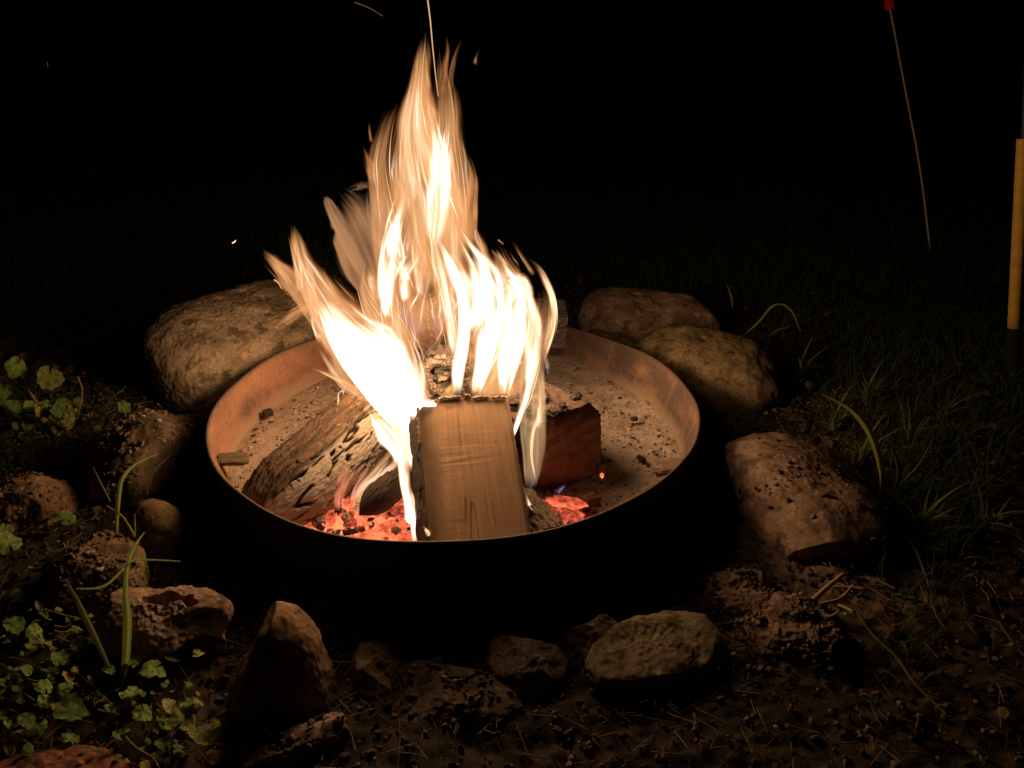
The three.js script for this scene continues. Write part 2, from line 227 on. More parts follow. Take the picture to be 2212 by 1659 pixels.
// axis along +z from 0 to L; fn(th, s, x, y) -> { d: radial offset, c: colour }
function logGeo({ L, prof, nth = 160, nl = 160, fn, cap, endNoise = 0.004, seed = 0 }) {
  const pr = []; for (let i = 0; i < nth; i++) pr.push(prof((i / nth) * Math.PI * 2));
  const at = (i, s) => { const th = (i / nth) * Math.PI * 2, r = pr[i], x = Math.cos(th) * r, y = Math.sin(th) * r, k = fn(th, s, x, y); return [k, r + k.d, th]; };
  const parts = [grid(nth, nl, (u, v) => { const i = Math.round(u * nth) % nth, [k, r, th] = at(i, v); const ez = (v === 0 || v === 1) ? 0 : 0; return { p: [Math.cos(th) * r, Math.sin(th) * r, v * L + ez], c: k.c }; }, true)];
  for (const end of [0, 1]) parts.push(grid(nth, 22, (u, v) => { const i = Math.round(u * nth) % nth, [k, r, th] = at(i, end), q = 1 - v, x = Math.cos(th) * r * q, y = Math.sin(th) * r * q, e = v === 0 ? 0 : endNoise * fbm(x * 60 + seed, y * 60, end * 9, 3) * 2; const c = v < 0.03 ? k.c : cap(x, y, end, q); return { p: [x, y, end * L + (end ? e : -e)], c: c }; }, true));
  return mergeGeometries(parts);
}
function layLog(mesh, a, b, up = V(0, 1, 0)) { const z = b.clone().sub(a).normalize(), x = up.clone().cross(z).normalize(), y = z.clone().cross(x); mesh.quaternion.setFromRotationMatrix(new THREE.Matrix4().makeBasis(x, y, z)); mesh.position.copy(a); return mesh; }
function barkFn(o) { // rough bark with deep plates; charred / ashy where asked
  return (th, s, x, y) => {
    const cx = Math.cos(th) * 1.6, cy = Math.sin(th) * 1.6, z = s * o.L, f = o.f ?? 1;
    const plate = ridge(cx * 2.2 * f + o.seed, cy * 2.2 * f, z * 14 * f, 3), fine = fbm(cx * 11 + o.seed, cy * 11, z * 70, 3), big = fbm(cx * 1.2, cy * 1.2 + o.seed, z * 8, 2);
    const crack = sstep(0.62, 0.86, plate);
    let c = mix3(o.c1, o.c2, clamp(0.5 + 1.1 * fine)); c = mix3(c, o.crack ?? [0.015, 0.011, 0.009], crack * 0.9);
    if (o.ash) { const k = o.ash(th, s) * sstep(0.15, -0.12, fine - 0.1) * (1 - crack); c = mix3(c, [0.5, 0.4, 0.3], k); }
    return { d: o.depth * (fine * 0.9 - crack * 1.2 + big), c };
  };
}
const ringCap = (c1, c2, seed) => (x, y, end, q) => { const r = Math.hypot(x, y), w = Math.sin(r * 900 + 4 * fbm(x * 30 + seed, y * 30, 0, 2)), crack = sstep(0.75, 0.95, ridge(Math.atan2(y, x) * 1.6 + seed, r * 5, 0, 2)); return mix3(mix3(c1, c2, 0.5 + 0.4 * w * 0.5 + fbm(x * 80, y * 80, seed, 2) * 0.7), [0.02, 0.015, 0.012], crack * 0.7); };

{ // the big split log leaning up out of the front of the bowl
  const t = thing('split_log', 'wide split log with a flat clean brown face leaning up from the front rim', 'log', 'logs burning in the bowl');
  const bot = V(0.0543, 0.088, 0.4353), top = V(0.0159, 0.213, 0.1898), up = V(0.03, 0.88, 0.474).normalize(), L = bot.distanceTo(top);
  const cy = -0.034, prof = polyProf([[0.0755, 0 - cy - 0.003], [0.070, 0 - cy], [-0.054, 0 - cy], [-0.06, -0.003 - cy], [-0.0755, -0.032 - cy], [-0.07, -0.055 - cy], [-0.03, -0.078 - cy], [0.04, -0.078 - cy], [0.072, -0.05 - cy]].map(([x, y]) => [-x, y]));
  const body = obj('log_body', logGeo({
    L, prof, nth: 420, nl: 260, seed: 3,
    fn: (th, s, xl, y) => {
      const x = -xl, z = s * L, face = y > 0.027 && x > -0.058;
      if (face) {
        const w = x + 0.006 * fbm(x * 9, z * 7, 1, 2), grain = fbm(w * 210, z * 6, 4, 3), fiber = fbm(w * 600, z * 22, 8, 2), chat = fbm(x * 16 + 3, z * 130, 2, 3), big = fbm(x * 13, z * 9, 7, 3);
        const chatA = sstep(-0.25, 0.2, fbm(x * 12 + 5, z * 11, 3, 2)) * sstep(0.95, 0.6, s) * (x > -0.035 ? 1 : 0.2);
        const check = sstep(0.93, 0.98, 1 - 2 * Math.abs(N(w * 70 + 9, z * 3 + 0.4, 2))) * sstep(0.0, 0.15, fbm(x * 24, z * 11 + 3, 3, 2));
        let c = mix3([0.38, 0.215, 0.112], [0.52, 0.325, 0.175], clamp(0.5 + 0.9 * grain + 0.5 * fiber + 0.6 * big)); c = c.map((k) => k * (1 + 0.32 * chat * chatA));
        const sc = sstep(-0.024, -0.055, x + 0.012 * fbm(x * 20, z * 18, 5, 3)) * 0.75; c = mix3(c, [0.085, 0.05, 0.026], sc); // scorched left margin
        c = mix3(c, [0.13, 0.07, 0.035], 0.6 * sstep(0.05, 0.3, fbm(x * 26 + 2, z * 9, 4, 3) + 0.55 * sstep(0.72, 1, s) - 0.25)); c = mix3(c, [0.10, 0.055, 0.028], sstep(0.95, 1.0, s + 0.03 * fbm(x * 40, 2, 1, 2)) * 0.55);
        c = mix3(c, [0.12, 0.07, 0.04], sstep(0.066, 0.073, x) * 0.6);
        c = mix3(c, [0.12, 0.07, 0.04], check * 0.6);
        return { d: 0.0007 * grain + 0.0014 * chat * chatA - 0.0012 * check + 0.0016 * big, c };
      }
      const b = ridge(x * 26 + 4, y * 26, z * 18, 3), f = fbm(x * 120, y * 120, z * 50, 3), k = sstep(0.6, 0.85, b);
      return { d: 0.003 * f - 0.003 * k, c: mix3(mix3([0.11, 0.065, 0.04], [0.05, 0.035, 0.025], clamp(0.5 + f)), [0.012, 0.01, 0.008], k) };
    },
    cap: ringCap([0.11, 0.07, 0.045], [0.05, 0.035, 0.025], 1),
  }), matWood, t);
  layLog(body, bot.clone().addScaledVector(up, -0.034), top.clone().addScaledVector(up, -0.034), up); body.scale.x = 1.1;
  // whitened, cracked slivers of charred wood along its burning top edge and down its left arris
  const zx = top.clone().sub(bot).normalize(), side = up.clone().cross(zx).normalize().multiplyScalar(-1), rr = rng(5);
  const sliver = (a, b, th, name) => { const n = a.distanceTo(b), g = ball(12).clone(), p = g.attributes.position, s = rr() * 50; for (let i = 0; i < p.count; i++) { const v = V(p.getX(i), p.getY(i), p.getZ(i)), k = Math.pow(Math.abs(v.x) ** 5 + Math.abs(v.y) ** 3 + Math.abs(v.z) ** 3, -1 / 4); v.multiplyScalar(Math.min(k, 1.25)); v.set(v.x * n * 0.49, v.y * th * (1 + 0.6 * N(v.x * 5 + s, v.y, 0)) + 0.0022 * N(v.x * 3 + s, 1, v.z), v.z * th * 0.9 + 0.0016 * N(v.x * 7 + s, v.y, 2)); p.setXYZ(i, v.x, v.y, v.z); } g.computeVertexNormals(); setColors(g, (x, y, z, ny) => { const k = 0.5 + fbm(x * 160 + s, y * 160, z * 160, 2) * 1.4; return mix3([0.9, 0.76, 0.62], [0.5, 0.35, 0.24], clamp(k)); }); const m = obj(name, g, matAsh, t); m.position.copy(a).add(b).multiplyScalar(0.5); m.quaternion.setFromUnitVectors(V(1, 0, 0), b.clone().sub(a).normalize()); return m; };
  const E = (u, s, h = 0.0035) => bot.clone().lerp(top, s).addScaledVector(side, u * 1.1).addScaledVector(up, h);
  const topEdge = [[-0.058, -0.03, 0.992], [-0.028, 0.006, 1.004], [0.009, 0.02, 1.006], [0.022, 0.048, 0.985], [0.049, 0.073, 0.972]];
  for (const [a, b, s] of topEdge) sliver(E(a, s), E(b, s - 0.006), 0.0026, 'charred_edge');
  for (let k = 0; k < 9; k++) sliver(E(-0.059 - 0.0003 * k, 0.985 - k * 0.032), E(-0.0595 - 0.0003 * k, 0.957 - k * 0.032), 0.0021, 'charred_edge');
  recentre(t, V(0.0524, 0.04, 0.4273));
}
function simpleLog(name, label, a, b, r, o) {
  const L = a.distanceTo(b), bf = barkFn({ L, seed: o.seed, depth: o.depth ?? 0.005, c1: o.c1 ?? [0.09, 0.055, 0.035], c2: o.c2 ?? [0.04, 0.028, 0.02], ash: o.ash, f: o.f, crack: o.crack });
  const t = thing(name, label, 'log', 'logs burning in the bowl');
  const m = obj('log_body', logGeo({ L, prof: o.prof ?? ((th) => r * (1 + 0.07 * Math.sin(2 * th + o.seed) + 0.05 * Math.sin(3 * th))), nth: o.nth ?? 150, nl: o.nl ?? 150, fn: o.fn ?? bf, cap: o.cap ?? ringCap([0.16, 0.1, 0.06], [0.07, 0.045, 0.03], o.seed), seed: o.seed, endNoise: o.endNoise }), o.mat ?? matWood, t);
  layLog(m, a, b, o.up); t.userData.body = m; return t;
}
const done = (t, p) => { delete t.userData.body; return recentre(t, p); };
{ // left: bark log with a whitened, cracked face towards the embers
  const a = V(-0.2976, 0.044, 0.3044), b = V(-0.0986, 0.125, -0.0114), L = a.distanceTo(b), sd = 21;
  const t = simpleLog('burnt_log', 'burnt log with dark bark and a cracked ash grey side, at left in the bowl', a, b, 0.058, {
    seed: sd, nth: 300, nl: 240, prof: (th) => 0.058 * (1 + 0.09 * Math.sin(2 * th + 0.6) + 0.04 * Math.sin(3 * th)),
    fn: (th, s) => {
      const thin = -0.03 * Math.pow(clamp(1 - s / 0.22), 1.6);
      const cx = Math.cos(th) * 1.5, cy = Math.sin(th) * 1.5, z = s * L;
      const off = Math.abs(((th - 0.85 + Math.PI * 3) % (Math.PI * 2)) - Math.PI), bark = sstep(0.06, -0.06, off - 1.05 - 0.35 * fbm(cx * 2, cy * 2, z * 12, 3)); // where the bark still sits
      const fine = fbm(cx * 10 + sd, cy * 10, z * 75, 3), fur = fbm(cx * 16 + sd, cy * 16, z * 14, 3), plate = ridge(cx * 1.7 + sd, cy * 1.7, z * 15, 2) + 0.1 * fbm(cx * 9, cy * 9, z * 80, 2), cr = sstep(0.56, 0.66, plate), gr = fbm(cx * 34, cy * 34, z * 260, 2);
      const ashC = mix3(mix3([0.34, 0.265, 0.19], [0.24, 0.18, 0.125], clamp(0.5 + fine * 1.3)).map((k) => k * (1 + 0.4 * gr)), [0.02, 0.014, 0.01], cr * 0.95);
      const barkC = mix3(mix3([0.17, 0.10, 0.055], [0.035, 0.024, 0.016], clamp(0.5 + fur * 1.7 + gr * 0.7)), [0.4, 0.3, 0.2], sstep(0.3, 0.5, fine + 0.25 * sstep(0.55, 0.9, s)) * 0.7);
      return { d: thin + lerp(0.004 * fine - 0.01 * cr + 0.0014 * gr, 0.010 + 0.011 * fur + 0.005 * fine + 0.0025 * gr, bark), c: mix3(ashC, barkC, bark) };
    },
    cap: (x, y) => mix3([0.09, 0.06, 0.04], [0.2, 0.14, 0.09], clamp(0.5 + fbm(x * 90, y * 90, 4, 3))).map((k) => k * 0.6),
  });
  const rr = rng(8); // curled strips of bark lying loose along it
  for (let k = 0; k < 5; k++) {
    const s0 = 0.3 + 0.11 * k, len = 0.06 + 0.03 * rr(), c = a.clone().lerp(b, s0).add(V(0.005 + 0.012 * rr(), 0.062 - 0.004 * k, 0.014 * rr()));
    const g = grid(10, 24, (u, v) => { const q = u - 0.5, w = 0.012 * (1 - 0.6 * Math.abs(v - 0.5)); const n = fbm(u * 4 + k * 7, v * 9, 0, 2); return { p: [q * w * 2, 0.003 * Math.cos(q * 3) + 0.003 * n, (v - 0.5) * len], c: mix3([0.17, 0.1, 0.055], [0.06, 0.035, 0.02], clamp(0.5 + 1.5 * n)) }; });
    const m = obj('bark_strip', g, matWood, t); layLog(m, c, c.clone().add(b.clone().sub(a)), V(0.2, 1, 0));
  }
  done(t, V(-0.2845, 0.03, 0.2904));
}
{ // small charred log poking out of the embers
  done(simpleLog('burnt_log', 'short round charred log with a black tip among the red embers', V(-0.1383, 0.055, 0.2881), V(-0.0469, 0.088, 0.1633), 0.026, { seed: 31, depth: 0.0022, c1: [0.12, 0.075, 0.045], c2: [0.04, 0.026, 0.018], nth: 110, nl: 120, prof: (th) => 0.026, fn: (() => { const q = barkFn({ L: 0.15, seed: 31, depth: 0.002, c1: [0.13, 0.085, 0.05], c2: [0.04, 0.026, 0.018], f: 1.3 }); return (th, s) => { const k = q(th, s), tip = sstep(0.34, 0.0, s); return { d: k.d - 0.026 * 0.9 * Math.pow(clamp(1 - s / 0.3), 2.2), c: mix3(k.c, [0.03, 0.027, 0.03], tip * 0.7) }; }; })(), cap: () => [0.03, 0.026, 0.026] }), V(-0.1381, 0.04, 0.2895));
}
{ // stub with a whitened, flaking end, under the flames
  const a = V(-0.0127, 0.182, 0.0467), b = V(0.0216, 0.2, -0.2139);
  const t = simpleLog('burnt_log', 'round log end with flaking black and white char, behind the leaning split log', a, b, 0.056, {
    seed: 41, depth: 0.006, nth: 140, nl: 60, endNoise: 0.014, ash: () => 0.12, c1: [0.05, 0.035, 0.026], c2: [0.02, 0.015, 0.012],
    prof: (th) => 0.054 * (1 + 0.1 * Math.sin(2 * th + 1)),
    cap: (x, y, e, q) => { const n = fbm(x * 55 + 2, y * 55, 1, 4), v = sstep(0.1, -0.2, n + x * 3); return mix3([0.3, 0.24, 0.18], [0.02, 0.016, 0.013], clamp(0.12 + v + sstep(0.55, 0.9, ridge(x * 30, y * 30, 3, 2)) * 0.8)); },
  });
  const rr = rng(14);
  for (let k = 0; k < 7; k++) { const an = 1.2 + k * 0.42, rad = 0.028 + 0.016 * rr(), g = ball(10).clone(), p = g.attributes.position; for (let i = 0; i < p.count; i++) { const n = 1 + 0.5 * fbm(p.getX(i) * 2 + k * 5, p.getY(i) * 2, p.getZ(i) * 2, 3); p.setXYZ(i, p.getX(i) * 0.007 * n, p.getY(i) * 0.015 * n, p.getZ(i) * 0.006 * n); } g.computeVertexNormals(); setColors(g, (x, y, z) => mix3([0.36, 0.28, 0.2], [0.05, 0.036, 0.026], clamp(0.55 + 1.6 * fbm(x * 300, y * 300, z * 300 + k, 2)))); const m = obj('charred_flake', g, matAsh, t); m.position.set(a.x + Math.cos(an) * rad, a.y + Math.sin(an) * rad, a.z + 0.004); m.rotation.set(0.2 * rr(), 0, an - 0.4 * rr()); }
  done(t, V(-0.0121, 0.12, 0.0542));
}
{ // cross log at the back, its right end out of the flames, and the log riding on it
  done(simpleLog('split_log', 'thick charred log lying crosswise at the back, its right end clear of the flames', V(-0.1576, 0.235, -0.1005), V(0.207, 0.208, -0.135), 0.066, { seed: 51, depth: 0.006, nth: 150, nl: 150, c1: [0.026, 0.018, 0.014], c2: [0.01, 0.008, 0.007], prof: polyProf([[0.05, 0.026], [0.01, 0.06], [-0.045, 0.042], [-0.05, -0.02], [-0.02, -0.05], [0.042, -0.042]]), cap: (x, y, e) => mix3([0.1, 0.066, 0.045], [0.014, 0.012, 0.011], clamp(0.75 + 1.2 * fbm(x * 50, y * 50, 2, 3) - y * 9)) }), V(0.0008, 0.15, -0.1088));
  done(simpleLog('split_log', 'brown log glowing through the flames above the flaking log end', V(-0.0588, 0.262, -0.0253), V(0.063, 0.262, -0.1839), 0.052, { seed: 61, depth: 0.004, nth: 120, nl: 90, c1: [0.11, 0.065, 0.05], c2: [0.06, 0.035, 0.03], cap: ringCap([0.11, 0.065, 0.05], [0.07, 0.042, 0.034], 6) }), V(-0.0001, 0.22, -0.0386));
  done(simpleLog('burnt_log', 'buried charred log carrying the leaning split log in the middle of the fire', V(-0.1043, 0.1, 0.1167), V(0.1468, 0.09, 0.0976), 0.05, { seed: 71, depth: 0.007, ash: () => 0.5, nth: 90, nl: 80 }), V(0.0007, 0.05, 0.1116));
}
{ // right: red-brown block with its split face to the front right
  const n = V(0.6, 0.06, 0.79).normalize(), c0 = V(0.2015, 0.102, 0.1689);
  const t = simpleLog('split_log', 'squat red brown split log block with a charred top, right of the leaning log', c0, c0.clone().addScaledVector(n, -0.17), 0.07, {
    seed: 81, depth: 0.004, nth: 260, nl: 110, endNoise: 0.004, c1: [0.1, 0.06, 0.04], c2: [0.03, 0.022, 0.018],
    prof: polyProf([[0.08, 0.07], [-0.05, 0.078], [-0.077, 0.045], [-0.08, -0.07], [0.05, -0.07], [0.07, -0.045]]),
    cap: (x, y, e) => { const w = y + 0.25 * x, l = fbm(w * 60, x * 9, 3, 3), k = sstep(0.55, 0.75, ridge(w * 26, x * 3.2 + 2, 5, 2) * 0.8); let c = mix3([0.56, 0.3, 0.185], [0.34, 0.175, 0.115], clamp(0.5 + 1.4 * l)); c = mix3(c, [0.05, 0.03, 0.022], k * 0.7); return mix3(c, [0.022, 0.019, 0.017], clamp(0.7 * sstep(0.035, 0.08, y + 0.3 * -x * 0.6 + 0.02 * l) + sstep(-0.03, -0.075, y - x * 0.35 + 0.02 * l))); },
  });
  // charred litter on its top
  const rr = rng(19);
  for (let k = 0; k < 12; k++) { const g = ball(6).clone(), p = g.attributes.position, s = 0.006 + 0.012 * rr(); for (let i = 0; i < p.count; i++) { const q = 1 + 0.7 * fbm(p.getX(i) * 2 + k * 3, p.getY(i) * 2, p.getZ(i) * 2, 2); p.setXYZ(i, p.getX(i) * s * q, p.getY(i) * s * 0.5 * q, p.getZ(i) * s * q * 1.4); } g.computeVertexNormals(); setColors(g, (x, y, z) => mix3([0.03, 0.022, 0.018], [0.3, 0.2, 0.13], sstep(0.2, 0.5, fbm(x * 200 + k, y * 200, z * 200, 2)))); const m = obj('char_flake', g, matWood, t); const d = rr() * 0.15; m.position.copy(c0).addScaledVector(n, -0.01 - d).add(V(0.79, 0, -0.6).multiplyScalar((rr() - 0.5) * 0.12)); m.position.y = 0.178 + 0.006 * rr(); m.rotation.y = rr() * 6; }
  done(t, V(0.199, 0.035, 0.1754));
}
{ // dark fragment standing behind it
  done(simpleLog('burnt_log', 'narrow black charred stick standing behind the red brown block', V(0.131, 0.045, 0.0618), V(0.1239, 0.155, 0.0201), 0.022, { seed: 91, depth: 0.004, nth: 70, nl: 60, ash: (th, s) => 0.6 * sstep(0.5, 0.2, s) }), V(0.131, 0.045, 0.0618));
  done(simpleLog('burnt_log', 'grey cracked chunk of ashy log at the right foot of the leaning log', V(0.1628, 0.055, 0.3646), V(0.1102, 0.062, 0.2722), 0.035, { seed: 95, depth: 0.006, nth: 120, nl: 80, c1: [0.36, 0.27, 0.18], c2: [0.2, 0.145, 0.1] }), V(0.1575, 0.035, 0.3459));
}

// small wood pieces lying in the ash
function chip(name, label, at, size, yaw, pitch, col, category, tilt = 0) {
  const g = ball(16).clone(), p = g.attributes.position, s = at.x * 77; for (let i = 0; i < p.count; i++) { const v = V(p.getX(i), p.getY(i), p.getZ(i)), k = Math.pow(Math.abs(v.x) ** 6 + Math.abs(v.y) ** 6 + Math.abs(v.z) ** 6, -1 / 6); v.multiplyScalar(k); const n = 1 + 0.3 * fbm(v.x * 1.6 + s, v.y * 1.6, v.z * 1.6, 3); p.setXYZ(i, v.x * size[0] * n, v.y * size[1] * n, v.z * size[2] * n); }
  g.computeVertexNormals(); setColors(g, (x, y, z) => col.map((k) => k * (1 + 0.8 * fbm(x * 40 + s, y * 300, z * 300, 3))));
  const m = obj(name, g, matWood); m.position.copy(at); m.rotation.set(pitch, yaw, tilt, 'YXZ'); return tag(m, label, category);
}
chip('wood_chip', 'flat grey offcut of wood by the left front rim inside the bowl', G(503, 992, 0.075).setY(0.075), [0.026, 0.006, 0.012], 0.05, 0.35, [0.15, 0.115, 0.06], 'wood chip');
chip('wood_chip', 'broad weathered chip of wood by the right rim inside the bowl', G(1465, 1003, 0.06), [0.036, 0.005, 0.014], 0.25, 0.2, [0.32, 0.21, 0.12], 'wood chip');
tag(obj('twig', tube([G(1418, 1027, 0.052), G(1450, 1020, 0.056), G(1490, 1008, 0.06)], 0.0035, 0.0025, [0.07, 0.05, 0.035], 7), matWood), 'thin dark twig on the ash under the right wood chip', 'twig');
chip('charcoal_lump', 'black lump of charcoal on the ash at left, behind the bark log', G(578, 888, 0.05).setY(0.046), [0.010, 0.006, 0.008], 0.6, 0.2, [0.05, 0.035, 0.026], 'charcoal');
chip('charcoal_lump', 'dark charcoal lump on the ash right of the red brown block', G(1370, 905, 0.04), [0.007, 0.004, 0.005], 0.3, 0, [0.05, 0.04, 0.03], 'charcoal');
chip('charcoal_lump', 'charcoal stick end on the right ash below the chip', G(1385, 990, 0.042), [0.009, 0.0035, 0.0045], 2.2, 0, [0.04, 0.03, 0.025], 'charcoal');

// ---------------------------------------------------------------- glowing embers
function emberCol(h) { return h < 0.4 ? mix3([0.07, 0.02, 0.013], [0.85, 0.115, 0.05], h / 0.4) : mix3([0.85, 0.115, 0.05], [1.7, 0.48, 0.19], (h - 0.4) / 0.6); }
function coalGeo(seed, s, hot) {
  const g = ball(9).clone(), p = g.attributes.position, q = seed * 9.1;
  for (let i = 0; i < p.count; i++) { const v = V(p.getX(i), p.getY(i), p.getZ(i)), k = Math.pow(Math.abs(v.x) ** 3.4 + Math.abs(v.y) ** 3.4 + Math.abs(v.z) ** 3.4, -1 / 3.4), n = (1 + 0.75 * fbm(v.x * 1.6 + q, v.y * 1.6, v.z * 1.6, 3)) * k; p.setXYZ(i, v.x * s[0] * n, v.y * s[1] * n, v.z * s[2] * n); }
  g.computeVertexNormals(); setColors(g, (x, y, z) => emberCol(clamp(hot + 0.75 * fbm(x * 130 + q, y * 130, z * 130, 3) - 0.25 * sstep(0, s[1], y)))); return g;
}
{
  // a crust of red-hot charcoal over the ash: two beds, left front and right front
  const patch = (x0, x1, z0, z1, cx, cz, rx, rz, hot, seed, label) => {
    const nu = 150, nv = 110, parts = [grid(nu, nv, (u, v) => {
      const x = lerp(x0, x1, u), z = lerp(z0, z1, v), d = Math.hypot((x - cx) / rx, (z - cz) / rz), k = sstep(1.05, 0.5, d + 0.5 * fbm(x * 22, seed, z * 22, 3));
      const b = Math.max(0, 1 - 2.2 * Math.abs(N(x * 60 + seed, 3, z * 60))), h = hot * (0.78 + 0.8 * fbm(x * 26 + seed, 1, z * 26, 3) + 0.12 * b + 0.5 * fbm(x * 120, 2, z * 120, 2));
      const lim = Math.min(1, 0.418 / Math.hypot(x, z)); return { p: [x * lim, ashHeight(x, z) - 0.016 - 0.03 * sstep(0.4, 0.43, Math.hypot(x, z)) + k * (0.020 + 0.008 * b + 0.01 * fbm(x * 40, seed, z * 40, 3)), z * lim], c: emberCol(clamp(h)) };
    })];
    const r = rng(seed * 31); for (let i = 0; i < 70; i++) { const a = r() * 6.283, q = Math.sqrt(r()), x = cx + Math.cos(a) * q * rx * 0.9, z = cz + Math.sin(a) * q * rz * 0.9; if (Math.hypot(x, z) > 0.41) continue; const s = 0.004 + 0.008 * r(); const g = coalGeo(i + seed, [s * (1 + r()), s * 0.8, s], hot * (0.4 + 0.55 * r())); g.rotateY(r() * 6); g.translate(x, ashHeight(x, z) + 0.006, z); parts.push(g); }
    for (const g of parts) g.deleteAttribute('uv');
    tag(obj('ember_bed', mergeGeometries(parts), matEmber), label, 'embers', null, 'stuff');
  };
  patch(-0.27, 0.0, 0.18, 0.405, -0.13, 0.31, 0.125, 0.1, 0.78, 2, 'wide bed of red hot embers at the left front, under the short charred log');
  patch(0.09, 0.24, 0.2, 0.36, 0.165, 0.285, 0.06, 0.06, 0.55, 5, 'smaller patch of dull red embers below the red brown block');
  { const r = rng(87), parts = []; for (let i = 0; i < 90; i++) { const left = i < 60, a = r() * 6.283, q = Math.sqrt(r()), x = (left ? -0.115 : 0.165) + Math.cos(a) * q * (left ? 0.13 : 0.08), z = (left ? 0.33 : 0.29) + Math.sin(a) * q * 0.09; if (Math.hypot(x, z) > 0.41) continue; const s = 0.003 + 0.009 * r() * r(), g = coalGeo(i + 300, [s * (1 + r()), s * 0.7, s], 0); const l = r() < 0.55 ? 0.3 : 0.04; setColors(g, (px, py, pz) => { const k = l * (0.8 + 0.8 * fbm(px * 160 + i, py * 160, pz * 160, 2)); return [k, k * 0.8, k * 0.62]; }); g.rotateY(r() * 6); g.translate(x, ashHeight(x, z) + 0.008 + 0.004 * r(), z); parts.push(g); }
    for (const g of parts) g.deleteAttribute('uv'); tag(obj('ash_lumps', mergeGeometries(parts), matAsh), 'lumps of grey ash and black charcoal scattered over the glowing embers', 'charcoal', null, 'stuff'); }
  const coal = (x, y, h, s, hot, seed, label) => { const m = obj('coal', coalGeo(seed, s, hot), matEmber); m.position.copy(G(x, y, h)); m.rotation.y = seed; tag(m, label, 'coal'); };
  coal(1225, 1085, 0.055, [0.03, 0.007, 0.009], 0.5, 3, 'long curved glowing coal below the red brown block');
  coal(1205, 1128, 0.062, [0.018, 0.009, 0.009], 0.36, 4, 'dull red coal near the front rim right of the grey chunk');
  coal(1300, 1027, 0.052, [0.003, 0.004, 0.003], 0.75, 9, 'pinpoint glowing coal under the small cinder on the right ash');
  chip('cinder', 'small reddish square cinder on the ash right of the block', G(1299, 1013, 0.058), [0.009, 0.009, 0.008], 0.3, 0.2, [0.2, 0.1, 0.075], 'cinder');
  chip('cinder', 'dark red cinder lying between the dull embers and the right ash', G(1272, 1080, 0.052), [0.017, 0.01, 0.012], 0.5, 0.1, [0.17, 0.06, 0.04], 'cinder');
}

// ---------------------------------------------------------------- flames
const flame = thing('campfire_flame', 'tall bright campfire flame rising from the logs to a ragged orange tip', 'flame');
const HOT = [3.0, 2.45, 1.8], MID = [1.12, 0.54, 0.22], COOL = [0.72, 0.24, 0.055];
function heatCol(h) { return h < 0.5 ? mix3(COOL, MID, h * 2) : mix3(MID, HOT, (h - 0.5) * 2); }
let flameSeed = 1;
function sheet(path, o) { // path(t) -> {p, w}; a curved, folded sheet of fire with soft margins
  const { seed, alpha, heat, nt, nu, soft = [0.7, 0.7], bulge = 0.7, rot = 0, twist = 0, streak = 0.7, tip = 0.35, base = 0.12, color, wob = 0.06 } = o;
  const rr = seed * 17.3;
  const frames = []; for (let j = 0; j <= nt; j++) { const t = j / nt, a = path(Math.max(0, t - 0.01)), b = path(Math.min(1, t + 0.01)), c = path(t), T = b.p.clone().sub(a.p).normalize(); const ang = rot + twist * t, F = V(Math.sin(ang), 0, Math.cos(ang)), S = T.clone().cross(F).normalize(), Nn = S.clone().cross(T).normalize(); frames.push({ c: c.p, w: c.w, S, Nn }); }
  return grid(nu, nt, (ui, t) => {
    const f = frames[Math.round(t * nt)], u = ui * 2 - 1, w = f.w;
    const wig = w * wob * N(t * 4 + rr, u * 0.8, seed), fold = N(u * 1.7 + rr, t * 2.2, 3.3);
    const p = f.c.clone().addScaledVector(f.S, u * w * (1 + 0.08 * N(t * 4, rr, u)) + wig).addScaledVector(f.Nn, w * (bulge * Math.cos(u * 1.4) + 0.45 * fold));
    const uu = u * 2.2 * (0.6 + w * 11) + 0.55 * N(u * 1.6 + rr, t * 2.2, 7); // streaks follow the flow and drift sideways
    const s1 = fbm(uu * 0.9 + rr, t * 1.4, seed, 2), s2 = 1 - 2 * Math.abs(N(uu * 1.5 - rr, t * 1.3, seed + 5));
    const st = clamp(0.5 + 1.15 * s1 + 0.35 * s2 * s2 * s2);
    const end = 1 - tip * clamp(0.5 + 1.3 * N(u * 2.8 + rr, 1.7, seed) + 0.6 * N(u * 7 + rr, 2.9, seed));
    const eu = u + 0.25 * N(t * 6, rr, u * 0.5);
    const edge = sstep(-1, -1 + soft[0], eu) * sstep(1, 1 - soft[1], eu);
    const lon = sstep(0, base, t) * sstep(end, end - (o.fade ?? 0.34) - 0.25 * tip, t);
    const lo = 1 - streak, a = clamp(alpha * edge * lon * (lo + (1 - lo) * 1.5 * st));
    const h = clamp(heat * (0.42 + 0.85 * st) * (0.4 + 0.6 * edge) * (0.6 + 0.4 * lon));
    const c = color ? color.map((k) => k * (0.55 + 0.9 * st)) : mix3(COOL, heatCol(h), 0.1 + 0.9 * edge);
    const z = (u === -1 || u === 1 || t === 0 || t === 1) ? 0 : a;
    return { p: p.toArray(), c: [...c, z] };
  });
}
